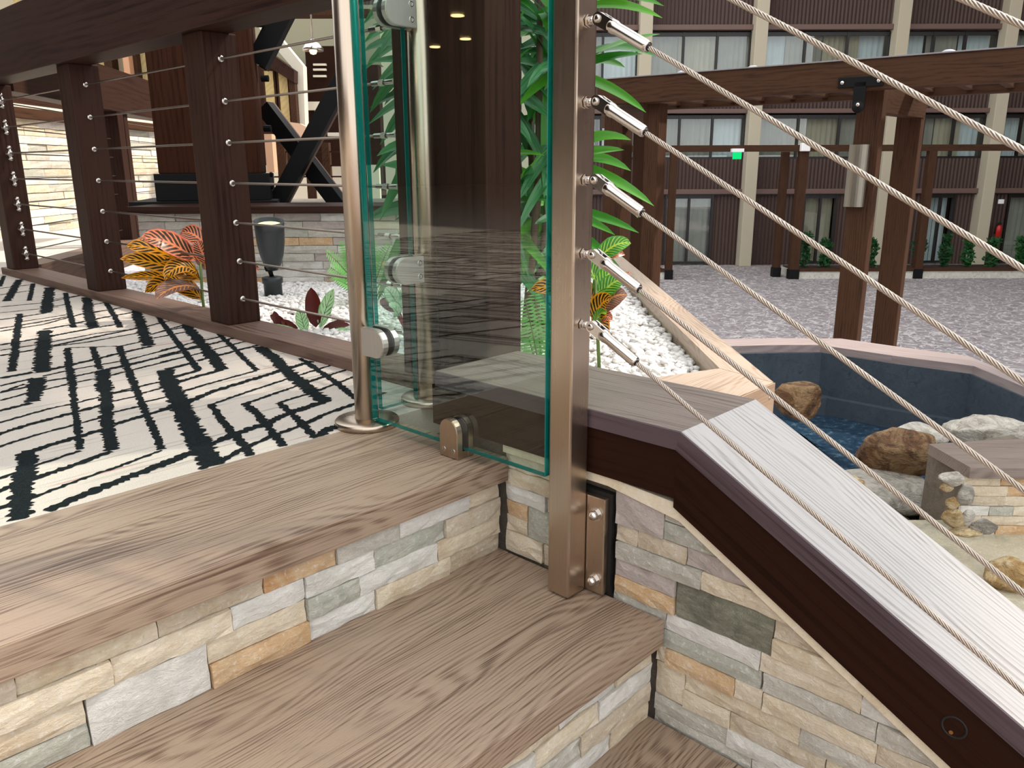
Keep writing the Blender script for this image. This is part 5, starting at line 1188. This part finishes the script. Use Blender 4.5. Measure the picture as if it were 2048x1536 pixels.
def ppost(u, v, d, wr, wd, ztop, nm='post', mat=W_PERG):
    """post square to the beam; (u, v) marks the middle of its front face"""
    return board(nm, (-wr/2, 0, FZ), (wr/2, wd, ztop), mat, pg, 'z', .008, pframe(at(u, v, d)))
d1 = Pd(1720)
ppost(1717, 420, d1-.08, .235, .17, zt1-hgt+.02)
ppost(1796, 420, d1+.95, .25, .18, zt1-.2)
ppost(1297, 420, Pd(1290)-.05, .17, .2, zt1-hgt); ppost(1276, 420, Pd(1290)+.9, .2, .2, zt1-hgt); ppost(1222, 420, Pd(1222)+.3, .25, .25, zt1-hgt)
c1, c2_ = at(1752, 206, d1+.05), at(1838, 206, d1+1.0); c1.z = c2_.z = zt1-hgt-.06; beam('cross_beam', c1, c2_, .16, .24, W_PERG, pg)
c1, c2_ = at(1300, 206, Pd(1290)), at(1215, 206, Pd(1290)+.9); c1.z = c2_.z = zt1-hgt-.1; beam('cross_beam', c1, c2_, .16, .24, W_PERG, pg)
# T bracket on the front of the beam and post
pb = at(1738, 168, Pd(1738)); pb = A+bd*((pb-A).dot(bd)); BF = pframe(pb-bn*.09); z0 = zt1-hgt/2-.06
bk = MB(BF); bk.box((-.2, 0, z0-.045), (.2, .022, z0+.045), .004); bk.box((-.055, 0, z0-.22), (.055, .022, z0), .004)
bk.lathe((0, 0, z0-.22), (0, -1, 0), [(.055, -.022), (.055, 0), (0, .001)], 16)
b_o = bk.build('bracket', M_BLACKM, pg)
for dx, dz in ((-.16, 0), (0, -.2), (.16, 0)):
    MB(BF).lathe((dx, 0, z0+dz), (0, -1, 0), [(.02, 0), (.016, .012), (0, .015)], 10).build('bolt', M_SSP, b_o)
# sconce
hs = 115/FPX*d1/2; rs_ = 19/FPX*d1
spt = at(1714, 352, d1-.085); SF = pframe(spt)
so = thing('wall_sconce', 'half-round steel sconce on the front pergola post', 'lamp', tuple(spt-zl*hs))
mb = MB(SF); n = 14; V = []; zc = spt.z
for k2 in range(2):
    for i in range(n+1):
        a = math.pi*i/n; V.append((rs_*math.cos(a), -.006-rs_*.75*math.sin(a), zc+(-hs if k2 == 0 else hs)))
mb.add(V, [[i, i+1, n+2+i, n+1+i] for i in range(n)]+[list(range(n+1)), list(range(n+1, 2*n+2))]+[[0, n, 2*n+1, n+1]])
mb.build('shade', m_metal('aged_steel', '8d877b', .42), so)
MB(SF).box((-rs_*.6, -.006, zc-hs*.8), (rs_*.6, -.001, zc+hs*.8)).build('back_plate', M_BLACKM, so)

# ------------------------------------------------------------------ the other sides of the atrium, behind and beside the camera
M_RIB2 = m_plain('brown_atrium_wall', '4a362f', .7)
structure(MB().box((-19.2, -13, FZ), (-19, 18, 5.5)).build('wall_west', M_RIB2))
structure(MB(VF).box((22, -8, FZ), (22.2, DB, 10)).build('wall_east', M_RIB2))
